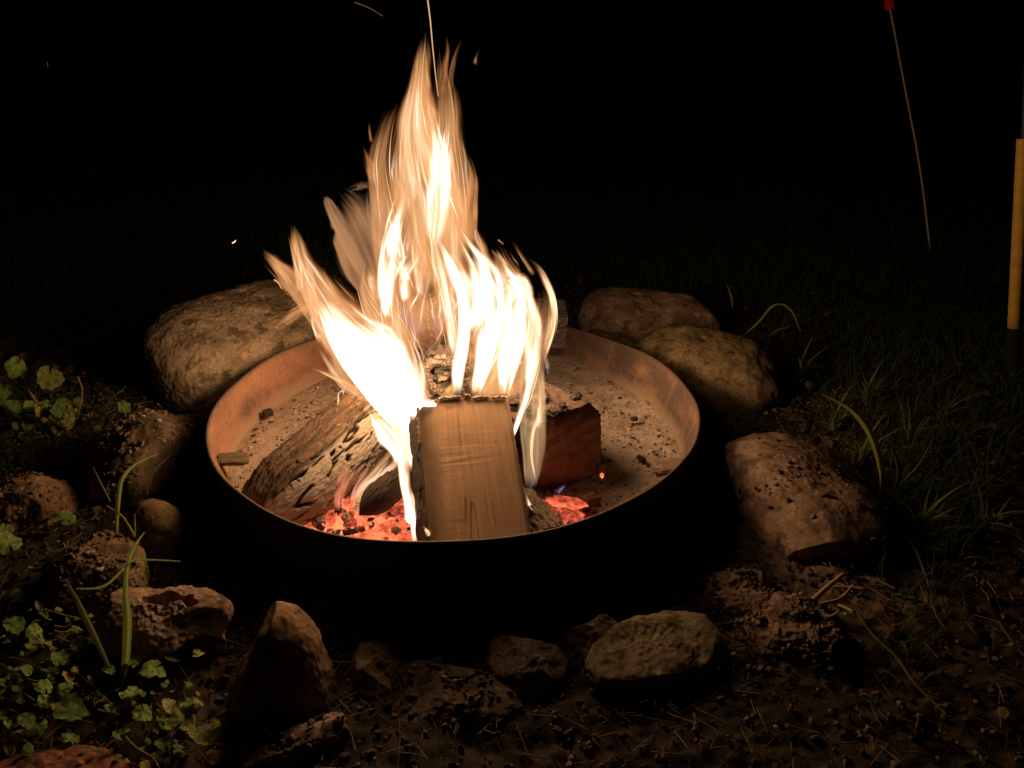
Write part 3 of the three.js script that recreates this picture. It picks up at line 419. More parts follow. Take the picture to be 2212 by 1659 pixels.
function tongue(pts, o = {}) {
  const seed = flameSeed++, r = rng(seed * 977), fw = (z) => z + 0.055 * clamp((0.2 - z) / 0.1), z0 = fw(o.z ?? 0.05), z1 = fw(o.z1 ?? (o.z ?? 0.05) - 0.03);
  const n = pts.length, cv = new THREE.CatmullRomCurve3(pts.map(([x, y]) => V(x, y, 0)), false, 'catmullrom', 0.5), cw = new THREE.CatmullRomCurve3(pts.map((q, i) => V(q[2] ?? 8, i, 0)), false, 'catmullrom', 0.5);
  const at = (t) => { const c = cv.getPoint(t), w = cw.getPoint(t).x, p = P(c.x, c.y, lerp(z0, z1, t) + 0.015 * Math.sin(t * 5 + seed)); return { p, w: Math.max(0.4, w) * perPx(p) }; };
  const len = cv.getLength() * KX, wmax = Math.max(...pts.map((q) => q[2] ?? 8)) * KX;
  const parts = [sheet(at, { seed, alpha: o.a ?? 0.6, heat: o.h ?? 0.5, nt: Math.round(clamp(len / 2.4, 14, 170)), nu: Math.round(clamp(wmax * 2 / 2, 8, 64)), rot: (r() - 0.5) * 0.7, twist: (r() - 0.5) * 0.8, ...o })];
  const k = o.sub ?? Math.round(clamp(wmax / 4, 1, 7));
  for (let i = 0; i < k; i++) { // finer licks inside it
    const u0 = (r() - 0.5) * 1.6, t0 = r() * 0.45, t1 = t0 + 0.35 + 0.4 * r(), f = i % 3 ? 0.2 + 0.25 * r() : 0.07 + 0.08 * r(), drift = (r() - 0.5) * 0.6, sd = seed * 31 + i, zz = (r() - 0.5) * 0.05;
    const path = (t) => { const tt = clamp(lerp(t0, t1, t), 0, 1), c = at(tt), b = at(Math.min(1, tt + 0.02)), a2 = at(Math.max(0, tt - 0.02)), T = b.p.clone().sub(a2.p).normalize(), S = T.cross(V(0, 0, 1)).normalize(), w = c.w; c.p.addScaledVector(S, w * (u0 + drift * t + 0.15 * N(t * 3 + sd, 1, 1))); c.p.z += zz; return { p: c.p, w: Math.max(0.0012, w * f * Math.sin(Math.PI * (0.12 + 0.83 * t))) }; };
    parts.push(sheet(path, { seed: sd, alpha: (o.a ?? 0.6) * (i % 3 ? 0.6 : 0.7), heat: clamp((o.h ?? 0.5) + 0.05 + 0.3 * r()), nt: Math.round(clamp(len * (t1 - t0) / 2.2, 12, 110)), nu: 8, soft: i % 3 ? [0.95, 0.95] : [0.5 + 0.4 * r(), 0.5 + 0.4 * r()], streak: 0.25, tip: 0.15, base: 0.35, fade: 0.5, rot: (r() - 0.5), color: o.color }));
  }
  for (let i = 0; i < (o.fine ?? 0); i++) { // long hot threads drawn out by the draught
    const u0 = (r() - 0.5) * 1.5, t0 = 0.05 + r() * 0.4, t1 = Math.min(0.97, t0 + 0.25 + 0.45 * r()), f = 0.025 + 0.05 * r(), drift = (r() - 0.5) * 0.5, sd = seed * 53 + i, zz = 0.02 + r() * 0.03;
    const path = (t) => { const tt = clamp(lerp(t0, t1, t), 0, 1), c = at(tt), b2 = at(Math.min(1, tt + 0.02)), a2 = at(Math.max(0, tt - 0.02)), T = b2.p.clone().sub(a2.p).normalize(), S = T.cross(V(0, 0, 1)).normalize(), w = c.w; c.p.addScaledVector(S, w * (u0 * (1 - 0.25 * t) + drift * t + 0.1 * N(t * 2.5 + sd, 1, 1))); c.p.z += zz; return { p: c.p, w: Math.max(0.0011, w * f * Math.sin(Math.PI * (0.1 + 0.85 * t))) }; };
    parts.push(sheet(path, { seed: sd, alpha: 0.35 + 0.4 * r(), heat: 0.72 + 0.3 * r(), nt: Math.round(clamp(len * (t1 - t0) / 2.6, 12, 90)), nu: 6, soft: [0.95, 0.95], streak: 0.2, tip: 0.05, base: 0.4, fade: 0.5, bulge: 0.2, rot: 0 }));
  }
  const m = obj('flame_tongue', mergeGeometries(parts), matFlame, flame); m.castShadow = false; return m;
}
// the tall middle column
tongue([[940, 650, 55], [945, 560, 80], [935, 450, 95], [918, 350, 78], [905, 265, 58], [907, 185, 30], [914, 115, 18], [917, 72, 9]], { a: 0.62, h: 0.47, fine: 16, z: 0.02, z1: -0.02, tip: 0.12, soft: [0.35, 0.45], sub: 9, streak: 0.45 });
tongue([[985, 560, 45], [985, 470, 42], [975, 380, 46], [965, 290, 40], [962, 200, 30], [955, 120, 16]], { a: 0.5, h: 0.38, fine: 9, z: 0.0, z1: -0.03, tip: 0.2, soft: [0.7, 0.4], streak: 0.45 });
tongue([[870, 650, 45], [850, 550, 48], [838, 440, 42], [830, 345, 34], [845, 262, 24], [868, 210, 10]], { a: 0.5, h: 0.35, fine: 9, z: 0.03, tip: 0.2, soft: [0.3, 0.8], streak: 0.4 });
tongue([[930, 300, 34], [915, 225, 26], [912, 150, 17], [915, 85, 9]], { a: 0.5, h: 0.42, z: 0.0, tip: 0.1, soft: [0.15, 0.4] });
tongue([[1005, 530, 30], [1012, 450, 20], [1018, 385, 14], [1008, 330, 6]], { a: 0.5, h: 0.26, z: -0.01, soft: [0.5, 0.15], tip: 0.15 });
tongue([[935, 540, 20], [946, 440, 34], [946, 360, 36], [938, 285, 22], [930, 200, 7]], { a: 0.95, h: 1, z: 0.04, soft: [0.6, 0.5], streak: 0.45 });
tongue([[955, 470, 16], [965, 380, 18], [968, 300, 12], [972, 235, 4]], { a: 0.8, h: 0.85, z: 0.05 });
tongue([[850, 570, 26], [850, 500, 22], [866, 430, 15], [882, 365, 6]], { a: 0.85, h: 0.9, z: 0.05 });
tongue([[905, 450, 15], [890, 360, 13], [884, 285, 5]], { a: 0.6, h: 0.7, z: 0.06 });
tongue([[880, 480, 22], [860, 390, 18], [862, 310, 12], [875, 240, 4]], { a: 0.45, h: 0.55, z: 0.05 });
tongue([[1000, 480, 12], [985, 400, 12], [978, 330, 7], [984, 250, 3]], { a: 0.5, h: 0.6, z: 0.03 });
for (const q of [[[955, 205, 9], [962, 140, 7], [972, 80, 3]], [[970, 200, 8], [980, 135, 6], [1000, 72, 2]], [[960, 180, 6], [966, 110, 5], [962, 68, 2]], [[948, 210, 8], [950, 150, 7], [948, 95, 3]]]) tongue(q, { a: 0.2, h: 0.22, z: -0.02, sub: 1 });
tongue([[1024, 142, 5], [1029, 124, 5], [1037, 104, 2]], { a: 0.3, h: 0.3, z: -0.03, sub: 0 });
// thin smoky veils left of it
tongue([[850, 660, 44], [814, 578, 64], [784, 510, 66], [757, 462, 54], [730, 425, 30]], { a: 0.5, h: 0, color: [0.5, 0.235, 0.105], z: -0.02, z1: -0.06, soft: [0.14, 0.9], tip: 0.25, fade: 0.16, streak: 0.35, sub: 3, wob: 0.03, bulge: 0.3 });
tongue([[790, 600, 14], [750, 520, 17], [722, 465, 14], [704, 425, 9]], { a: 0.4, h: 0, color: [0.66, 0.33, 0.15], z: -0.03, z1: -0.06, soft: [0.1, 0.3], tip: 0.08, fade: 0.05, streak: 0.3, sub: 2, wob: 0.03 });
tongue([[850, 560, 40], [832, 490, 42], [815, 440, 34], [805, 400, 18]], { a: 0.45, h: 0, color: [0.5, 0.26, 0.14], z: -0.03, soft: [0.4, 0.6], tip: 0.3, streak: 0.3, sub: 3 });
tongue([[850, 730, 44], [828, 660, 50], [815, 600, 48], [812, 545, 34]], { a: 0.55, h: 0.4, z: 0.02, z1: 0.0, streak: 0.4, sub: 6 });
tongue([[800, 398, 9], [778, 402, 9], [752, 412, 6]], { a: 0.3, h: 0, color: [0.42, 0.22, 0.12], z: -0.02, sub: 0, fade: 0.06 });
tongue([[815, 400, 16], [798, 350, 13], [784, 312, 4]], { a: 0.4, h: 0.25, z: -0.02, sub: 1 });
tongue([[802, 310, 4], [799, 285, 3], [797, 262, 1.5]], { a: 0.4, h: 0.2, z: -0.02, sub: 0 });
// the broad white arm to the left
tongue([[915, 985, 40], [895, 905, 70], [850, 825, 86], [795, 755, 82], [748, 700, 60], [708, 655, 34], [684, 622, 12]], { a: 1, h: 1.25, z: 0.14, z1: 0.08, streak: 0.18, soft: [0.55, 0.6], tip: 0.15, sub: 7 });
tongue([[870, 860, 70], [820, 780, 70], [770, 720, 60], [730, 675, 40]], { a: 1, h: 1.3, z: 0.12, streak: 0.1, soft: [0.45, 0.45], sub: 3 });
tongue([[905, 900, 30], [880, 830, 40], [845, 770, 45], [800, 720, 36]], { a: 0.95, h: 1.2, z: 0.16, streak: 0.2 });
tongue([[765, 770, 55], [722, 695, 52], [684, 625, 42], [656, 562, 25], [640, 515, 14], [631, 480, 4]], { a: 0.6, h: 0.46, fine: 7, z: 0.1, z1: 0.04, tip: 0.12, soft: [0.4, 0.55] });
tongue([[700, 690, 36], [652, 625, 32], [614, 582, 24], [585, 555, 14], [568, 540, 5]], { a: 0.55, h: 0.36, z: 0.09, z1: 0.04, tip: 0.15, soft: [0.4, 0.6] });
tongue([[660, 640, 26], [652, 585, 20], [642, 530, 12], [634, 488, 4]], { a: 0.6, h: 0.55, z: 0.08, tip: 0.1 });
tongue([[805, 730, 48], [755, 668, 46], [718, 615, 28], [697, 572, 8]], { a: 0.5, h: 0.32, z: 0.07, tip: 0.2 });
tongue([[690, 655, 14], [655, 668, 13], [622, 690, 14], [596, 708, 5]], { a: 0.5, h: 0.34, z: 0.1, soft: [0.5, 0.5], sub: 1 });
tongue([[790, 850, 20], [740, 822, 11], [702, 805, 5], [668, 793, 1.5]], { a: 0.6, h: 0.5, z: 0.14, sub: 0, streak: 0.3, tip: 0.05 });
tongue([[700, 740, 16], [680, 700, 10], [664, 665, 3]], { a: 0.6, h: 0.6, z: 0.12, sub: 2 });
tongue([[885, 810, 50], [862, 745, 50], [824, 682, 42], [795, 625, 26], [775, 575, 8]], { a: 0.5, h: 0.42, fine: 6, z: 0.06, soft: [0.6, 0.5] });
tongue([[895, 890, 18], [908, 820, 15], [896, 760, 12], [868, 705, 5]], { a: 0.7, h: 0.75, z: 0.15, sub: 3 });
tongue([[900, 760, 14], [870, 700, 14], [838, 650, 8], [818, 600, 3]], { a: 0.45, h: 0.45, z: 0.1, sub: 2 });
tongue([[955, 880, 8], [915, 868, 14], [890, 850, 12], [880, 820, 6]], { a: 0.95, h: 1.1, z: 0.2, sub: 1 });
// flames at the foot of the left arm
tongue([[885, 1010, 26], [860, 955, 36], [832, 915, 30], [805, 890, 12], [792, 878, 4]], { a: 0.8, h: 0.8, z: 0.2, soft: [0.4, 0.4], streak: 0.35, sub: 2 });
tongue([[768, 1092, 9], [790, 1052, 18], [830, 1016, 30], [866, 980, 34], [884, 925, 22]], { a: 0.62, h: 0.6, z: 0.24, z1: 0.2, soft: [0.5, 0.5], streak: 0.3, sub: 2, fade: 0.4 });
tongue([[862, 1012, 20], [868, 970, 26], [872, 920, 26], [876, 870, 20]], { a: 0.9, h: 0.9, z: 0.21, streak: 0.25, sub: 2 });
tongue([[760, 1090, 6], [772, 1050, 8], [800, 1010, 9], [812, 960, 4]], { a: 0.4, h: 0, color: [1.5, 0.55, 0.4], z: 0.24, sub: 1 });
tongue([[886, 1168, 12], [884, 1100, 14], [874, 1030, 15], [874, 960, 18], [884, 880, 16]], { a: 0.85, h: 0.82, z: 0.3, z1: 0.22, sub: 4 });
tongue([[898, 1172, 9], [893, 1120, 9], [890, 1070, 6], [886, 1040, 3]], { a: 0.95, h: 1, z: 0.36, z1: 0.32, sub: 1 });
tongue([[935, 1172, 6], [920, 1140, 6], [908, 1105, 3]], { a: 0.6, h: 0.6, z: 0.4, sub: 1 });
tongue([[732, 1098, 12], [738, 1055, 13], [764, 1002, 8], [772, 962, 3]], { a: 0.5, h: 0, color: [1.5, 0.42, 0.22], z: 0.26, sub: 2 });
tongue([[735, 872, 10], [738, 850, 8], [750, 828, 3]], { a: 0.7, h: 0.75, z: 0.06, sub: 1 });
tongue([[1128, 1118, 5], [1126, 1085, 6], [1112, 1062, 3]], { a: 0.8, h: 0.75, z: 0.33, sub: 1 });
tongue([[1155, 1105, 7], [1142, 1085, 6], [1134, 1060, 3]], { a: 0.6, h: 0.6, z: 0.33, sub: 1 });
// between the arms, over the upper log
tongue([[842, 690, 14], [838, 630, 26], [846, 570, 26], [850, 515, 16], [858, 460, 6]], { a: 0.95, h: 1.05, z: 0.07, streak: 0.35, soft: [0.8, 0.9], fade: 0.5, sub: 2 });
tongue([[872, 650, 14], [876, 600, 26], [896, 560, 24], [910, 520, 10]], { a: 0.75, h: 0.85, z: 0.08, streak: 0.35, soft: [0.9, 0.9], fade: 0.5, sub: 2 });
tongue([[832, 660, 14], [828, 600, 16], [836, 520, 13], [852, 435, 6]], { a: 0.85, h: 0.95, z: 0.08 });
tongue([[884, 612, 10], [870, 585, 18], [850, 548, 16], [846, 500, 6]], { a: 0.8, h: 0.9, z: 0.09, sub: 2, soft: [0.6, 0.6], fade: 0.5 });
tongue([[930, 740, 60], [935, 660, 76], [940, 595, 72], [946, 535, 50]], { a: 0.42, h: 0.42, fine: 10, z: 0.06, sub: 4, streak: 0.4 });
tongue([[872, 820, 26], [856, 730, 30], [846, 640, 30], [846, 550, 18]], { a: 0.75, h: 0.74, z: 0.07, streak: 0.4, soft: [0.9, 0.9], fade: 0.5, sub: 2, fine: 4 });
tongue([[985, 780, 16], [976, 690, 24], [962, 600, 30], [946, 520, 26], [940, 450, 10]], { a: 0.72, h: 0.78, z: 0.07, streak: 0.4, soft: [0.9, 0.9], fade: 0.5, sub: 2, fine: 5 });
tongue([[915, 640, 24], [905, 580, 34], [900, 520, 30], [905, 450, 14]], { a: 0.6, h: 0.66, z: 0.06, streak: 0.45, soft: [0.9, 0.9], fade: 0.5, sub: 2, fine: 5 });
tongue([[880, 760, 40], [868, 690, 48], [855, 620, 46], [850, 550, 34]], { a: 0.5, h: 0.38, fine: 6, z: 0.05, streak: 0.4, sub: 3 });
tongue([[1000, 660, 46], [985, 600, 56], [968, 545, 50], [955, 490, 34]], { a: 0.55, h: 0.42, fine: 8, z: 0.04, streak: 0.4, sub: 4 });
tongue([[940, 640, 34], [945, 570, 42], [935, 505, 40], [925, 440, 22]], { a: 0.5, h: 0.5, z: 0.05, sub: 6 });
tongue([[965, 700, 10], [972, 640, 12], [985, 580, 9], [975, 530, 4]], { a: 0.65, h: 0.7, z: 0.08, sub: 2 });
tongue([[905, 720, 5], [914, 660, 7], [928, 600, 5], [932, 550, 2]], { a: 0.4, h: 0.5, z: 0.09, sub: 1 });
tongue([[942, 710, 5], [944, 690, 6], [948, 660, 3]], { a: 0.3, h: 0, color: [0.2, 0.17, 0.5], z: 0.1, sub: 0 });
tongue([[905, 715, 26], [888, 690, 26], [872, 662, 16], [858, 640, 6]], { a: 0.3, h: 0, color: [0.5, 0.26, 0.32], z: 0.08, sub: 0 });
tongue([[1060, 862, 66], [1078, 770, 84], [1090, 690, 84], [1084, 620, 66], [1050, 560, 34]], { a: 0.55, h: 0.4, fine: 14, z: 0.02, z1: 0.0, streak: 0.35, soft: [0.5, 0.4], sub: 6 });
tongue([[850, 860, 60], [800, 780, 92], [752, 712, 84], [706, 655, 54], [668, 605, 26]], { a: 0.6, h: 0.42, fine: 8, z: 0.05, z1: 0.02, streak: 0.35, soft: [0.4, 0.4], sub: 6 });
// the right half: streams standing on the top edge of the leaning log
tongue([[985, 860, 14], [990, 790, 20], [1000, 705, 18], [1000, 640, 22], [982, 580, 26], [956, 530, 13], [938, 500, 4]], { a: 1, h: 1.2, z: 0.18, z1: 0.06, streak: 0.3, soft: [0.5, 0.6] });
tongue([[1030, 860, 16], [1042, 785, 26], [1062, 690, 34], [1055, 612, 40], [1028, 553, 30], [1008, 503, 9]], { a: 1, h: 1.15, z: 0.17, z1: 0.05, streak: 0.4, soft: [0.55, 0.55] });
tongue([[1085, 860, 14], [1096, 770, 32], [1108, 695, 40], [1112, 632, 34], [1098, 596, 22], [1085, 570, 8]], { a: 0.95, h: 1.1, z: 0.15, z1: 0.05, streak: 0.45, soft: [0.55, 0.55] });
tongue([[1140, 850, 12], [1148, 760, 24], [1152, 690, 24], [1142, 640, 16], [1130, 600, 5]], { a: 0.9, h: 0.95, z: 0.13, z1: 0.05, streak: 0.4 });
tongue([[1015, 720, 20], [1040, 640, 36], [1030, 575, 36], [1000, 520, 20], [975, 470, 6]], { a: 0.9, h: 1.0, z: 0.08, streak: 0.45, soft: [0.55, 0.55] });
tongue([[1090, 680, 40], [1110, 630, 46], [1100, 595, 30], [1085, 565, 10]], { a: 0.7, h: 0.75, z: 0.03, soft: [0.4, 0.25] });
tongue([[1165, 790, 10], [1190, 715, 11], [1194, 655, 9], [1178, 605, 9], [1158, 572, 6], [1118, 545, 2]], { a: 0.8, h: 0.58, z: 0.08, z1: 0.02, sub: 3, soft: [0.6, 0.25] });
tongue([[1160, 770, 24], [1180, 700, 20], [1178, 640, 18], [1160, 595, 10]], { a: 0.4, h: 0.5, z: 0.04, soft: [0.4, 0.2] });
tongue([[1098, 625, 28], [1078, 575, 20], [1062, 540, 6]], { a: 0.6, h: 0.55, z: 0.03, soft: [0.5, 0.2] });
tongue([[1130, 610, 12], [1102, 565, 9], [1074, 518, 2]], { a: 0.4, h: 0.35, z: 0.02, sub: 1 });
tongue([[1152, 592, 7], [1124, 548, 5], [1106, 516, 2]], { a: 0.4, h: 0.4, z: 0.0, sub: 1 });
tongue([[1060, 600, 22], [1042, 548, 18], [1028, 500, 9], [1022, 470, 3]], { a: 0.6, h: 0.5, z: 0.02, sub: 2 });
tongue([[1040, 856, 60], [1062, 808, 62], [1085, 765, 46], [1100, 725, 20]], { a: 0.5, h: 0, color: [1.15, 0.6, 0.22], z: 0.12, z1: 0.11, bulge: 0.1, tip: 0.3, base: 0.05, sub: 7 });
tongue([[1130, 800, 20], [1105, 770, 12], [1075, 752, 9], [1045, 760, 4]], { a: 0.8, h: 0.95, z: 0.17, sub: 3 });
tongue([[960, 858, 26], [975, 840, 24], [985, 815, 12]], { a: 0.45, h: 0, color: [0.9, 0.45, 0.12], z: 0.13, bulge: 0.1, base: 0.05, sub: 1 });
tongue([[1106, 950, 4], [1122, 895, 11], [1142, 838, 14], [1156, 775, 15], [1160, 715, 12], [1150, 665, 6]], { a: 0.95, h: 0.95, z: 0.22, z1: 0.16, sub: 2 });
tongue([[1146, 1055, 12], [1152, 985, 24], [1150, 905, 32], [1150, 835, 32], [1155, 770, 24], [1165, 710, 12]], { a: 0.36, h: 0, color: [0.95, 0.56, 0.27], z: 0.27, z1: 0.18, sub: 3, soft: [0.25, 0.2], streak: 0.4 });
tongue([[1158, 1045, 3], [1148, 985, 4], [1152, 932, 6], [1166, 885, 7], [1168, 835, 5], [1160, 790, 3]], { a: 0.8, h: 0.65, z: 0.26, z1: 0.18, sub: 1 });
tongue([[1160, 930, 6], [1166, 890, 8], [1156, 860, 4]], { a: 0.75, h: 0.7, z: 0.24, sub: 0 });
tongue([[1150, 1060, 6], [1156, 1030, 6], [1150, 1000, 3]], { a: 0.22, h: 0, color: [0.28, 0.2, 0.5], z: 0.27, sub: 0 });
tongue([[1182, 800, 4], [1180, 780, 7], [1174, 755, 4]], { a: 0.45, h: 0, color: [0.9, 0.5, 0.4], z: 0.08, sub: 0 });
tongue([[1184, 806, 3], [1183, 796, 3], [1181, 786, 1.5]], { a: 0.35, h: 0, color: [0.25, 0.22, 0.6], z: 0.085, sub: 0 });
tongue([[1205, 1058, 10], [1216, 1050, 5], [1224, 1042, 2]], { a: 0.25, h: 0, color: [0.35, 0.28, 0.65], z: 0.27, sub: 0 });

// sparks
function spark(pts, z, r, c, label) { const g = tube(pts.map(([x, y]) => P(x, y, z)), r, r * 0.6, c, 6, 24); tag(obj('spark', g, matEmber), label, 'spark', 'sparks flying up from the fire'); }
spark([[922, -14], [929, 40], [935, 105], [943, 180], [947, 208]], 0.03, 0.0011, [0.85, 0.5, 0.2], 'long thin spark streak passing the top of the flame');
spark([[766, 5], [797, 17], [827, 35]], -0.05, 0.0007, [0.16, 0.085, 0.04], 'faint slanting spark at the top, left of the flame');
spark([[502, 525], [506, 523], [509, 519]], 0.0, 0.0012, [2, 1.2, 0.5], 'tiny bright spark in the dark, above the large left boulder');
spark([[592, 604], [600, 610], [609, 624]], 0.05, 0.0008, [1.6, 0.7, 0.25], 'short curved spark beside the left flame tip');
spark([[1076, 518], [1081, 522], [1087, 527]], 0.0, 0.0014, [0.4, 0.2, 0.1], 'dim spark above the right shoulder of the flame');
spark([[102, 134], [103, 139], [103, 145]], -0.3, 0.001, [0.05, 0.03, 0.015], 'barely visible spark high in the dark at far left');

// ---------------------------------------------------------------- plants
const leafGeos = {};
function leafGeo(kind, k) { // a rounded scalloped leaf with a notch at its stalk and radiating veins, in the xz plane, stalk at the origin
  const id = kind + k; if (leafGeos[id]) return leafGeos[id];
  const nu = 54, nv = 10, s = k * 5.3, lob = kind === 'ivy' ? 11 : 5, g = grid(nu, nv, (u, v) => {
    const th = (u - 0.5) * 2 * Math.PI * 0.94, sc = kind === 'ivy' ? 1 + 0.13 * Math.abs(Math.sin(th * lob / 2)) : 1 + 0.06 * Math.cos(th * lob) + 0.25 * Math.exp(-th * th * 5), r = v * sc * (0.86 + 0.14 * Math.cos(th)) , vein = Math.abs(Math.sin(th * 3.5));
    const x = Math.sin(th) * r, z = 0.25 + Math.cos(th) * r, y = 0.24 * r * r * Math.sin(th * 2 + s) + 0.16 * r * r * (k % 2 ? 1 : -1.2) + 0.07 * vein * v + 0.22 * N(x * 1.6 + s, 0, z * 1.6);
    const l = 0.6 + 0.5 * vein + 0.5 * N(x * 4 + s, 1, z * 4); return { p: [x, y, z], c: [l, l, l] };
  }); return leafGeos[id] = g;
}
const leafMats = {};
function leafMat(c) { const k = c.join(); return leafMats[k] ??= Object.assign(matLeaf.clone(), { color: new THREE.Color().setRGB(...c) }); }
const GREEN = [0.29, 0.43, 0.09], DIM = [0.16, 0.26, 0.06], LIME = [0.55, 0.72, 0.12], PALE = [0.5, 0.5, 0.18], OCHRE = [0.48, 0.38, 0.08], GOLD = [0.27, 0.31, 0.07];
function leafAt(parent, p, size, o = {}) { const m = obj('leaf', leafGeo(o.kind ?? 'ivy', o.k ?? 0), leafMat(o.c ?? GREEN), parent); m.position.copy(p); if (o.face !== undefined) { const n = V(0, 0.25, 0.05).sub(p).normalize().multiplyScalar(0.55).add(CAM.clone().sub(p).normalize().multiplyScalar(o.face)).add(V((o.roll ?? 0) * 0.9, 0.35, 0)).normalize(); m.quaternion.setFromUnitVectors(V(0, 1, 0), n).multiply(new THREE.Quaternion().setFromAxisAngle(V(0, 1, 0), o.yaw ?? 0)); } else m.rotation.set(o.pitch ?? 0.5, o.yaw ?? 0, o.roll ?? 0, 'YXZ'); m.scale.setScalar(size); return m; }
function bladeGeo(pts, z, lean, c) { // [x, y, half width] along the blade
  const path = pts.map(([x, y], i) => P(x, y, z + lean * (i / (pts.length - 1)))), cv = new THREE.CatmullRomCurve3(path), cw = new THREE.CatmullRomCurve3(pts.map((q, i) => V(q[2], i, 0))), n = pts.length * 8;
  return grid(6, n, (u, v) => { const p = cv.getPoint(v), T = cv.getTangent(v), S = T.clone().cross(V(0.25, 0.35, 1)).normalize(), q = u - 0.5, w = Math.max(0.3, cw.getPoint(v).x) * perPx(p); p.addScaledVector(S, q * 2 * w); p.z -= 0.7 * w * Math.abs(q) * 2 * -1; const l = 0.8 + 0.25 * Math.cos(q * 9) + 0.2 * N(v * 9, u * 5, 1); return { p: p.toArray(), c: c.map((k) => k * l) }; });
}
const matBlade = new THREE.MeshPhysicalMaterial({ vertexColors: true, roughness: 0.97, side: THREE.DoubleSide, transmission: 0.5, thickness: 0, specularIntensity: 0.4 });
const z4 = (x, y) => [x * 0.2645, 713 + y * 0.2645], z5 = (x, y) => [x * 0.347, 1097 + y * 0.347], z7 = (x, y) => [1426.2 + x * 0.3551, 1097 + y * 0.3551], z8 = (x, y) => [1206.7 + x * 0.4543, 548.6 + y * 0.4543];
const b = (f, pts) => pts.map(([x, y, w]) => [...f(x, y), w]);
const stemPts = (f, pts, z) => pts.map(([x, y]) => P(...f(x, y), z));
{ // vine at the left edge
  const t = thing('vine_plant', 'tall weedy vine with pale green leaves at the left edge, beside the fire', 'plant'), zb = -0.175, rr = rng(77);
  const st = (pts, z, r0, r1, c) => obj('stem', tube(stemPts(z4, pts, z), r0, r1, c, 6), matBlade, t);
  st([[345, 655], [285, 570], [205, 465], [90, 400], [20, 330], [5, 310]], zb, 0.003, 0.002, [0.65, 0.48, 0.12]);
  st([[20, 330], [30, 285], [60, 266], [110, 264]], zb, 0.0014, 0.001, [0.6, 0.5, 0.13]);
  st([[205, 465], [215, 420], [250, 388], [310, 372]], zb, 0.0014, 0.001, [0.6, 0.5, 0.13]);
  st([[0, 430], [30, 412], [75, 412]], zb, 0.0012, 0.001, [0.5, 0.42, 0.1]);
  st([[530, 970], [600, 830], [645, 670], [672, 480], [660, 440], [638, 385]], zb + 0.06, 0.002, 0.0012, [0.55, 0.42, 0.14]);
  st([[500, 930], [620, 800], [770, 690], [900, 575], [1030, 460]], zb + 0.07, 0.0013, 0.0007, [0.35, 0.3, 0.12]);
  st([[345, 655], [420, 760], [480, 880]], zb + 0.02, 0.002, 0.002, [0.2, 0.13, 0.05]);
  const L = [[150, 262, 60, GREEN, -0.9], [405, 350, 72, GOLD, -0.8], [468, 650, 52, LIME, -0.5], [590, 705, 52, LIME, -0.3], [715, 720, 48, OCHRE, -0.6], [662, 905, 66, LIME, -0.9], [800, 985, 48, DIM, -1.1], [430, 770, 44, OCHRE, -0.3], [190, 630, 60, DIM, -0.5], [165, 755, 56, GREEN, -0.9], [555, 810, 50, GOLD, -0.4], [235, 980, 36, GREEN, -0.7], [1000, 600, 40, DIM, -0.9], [530, 660, 36, GREEN, -0.6], [730, 800, 42, GOLD, -1], [30, 470, 50, DIM, -0.8], [420, 880, 36, GOLD, -0.2], [320, 860, 40, DIM, -0.4]];
  L.forEach(([x, y, s, c, pt], i) => { const p = P(...z4(x, y), zb + 0.08 * sstep(500, 1000, x) + 0.02 * rr()); leafAt(t, p, s * 0.2645 * perPx(p) * 1.5, { kind: i % 3 ? 'ivy' : 'vine', k: i % 4, c, face: 0.55, yaw: (rr() - 0.5) * 2 + 1.2, roll: (rr() - 0.5) * 0.8 }); });
  for (let i = 0; i < 95; i++) { const x = 560 * Math.pow(rr(), 0.8) + 20, y = 600 + 420 * rr(), p = P(...z4(x, y), zb + 0.12 * rr()); leafAt(t, p, (16 + 26 * rr()) * 0.2645 * perPx(p) * 1.5, { kind: rr() < 0.6 ? 'ivy' : 'vine', k: Math.floor(rr() * 5), c: [DIM, DIM, GREEN, GOLD, OCHRE][Math.floor(rr() * 5)], face: 0.2 + 0.5 * rr(), yaw: rr() * 6.28, roll: (rr() - 0.5) * 2 }); }
  for (let i = 0; i < 9; i++) { const x = 60 + 480 * rr(), y = 700 + 260 * rr(); st([[x, y], [x + 30 * (rr() - 0.5), y - 50], [x + 90 * (rr() - 0.5), y - 90 - 40 * rr()]], zb + 0.1 * rr(), 0.0014, 0.0009, [0.4, 0.34, 0.1]); }
  recentre(t, P(...z4(330, 900), zb).setY(0));
}
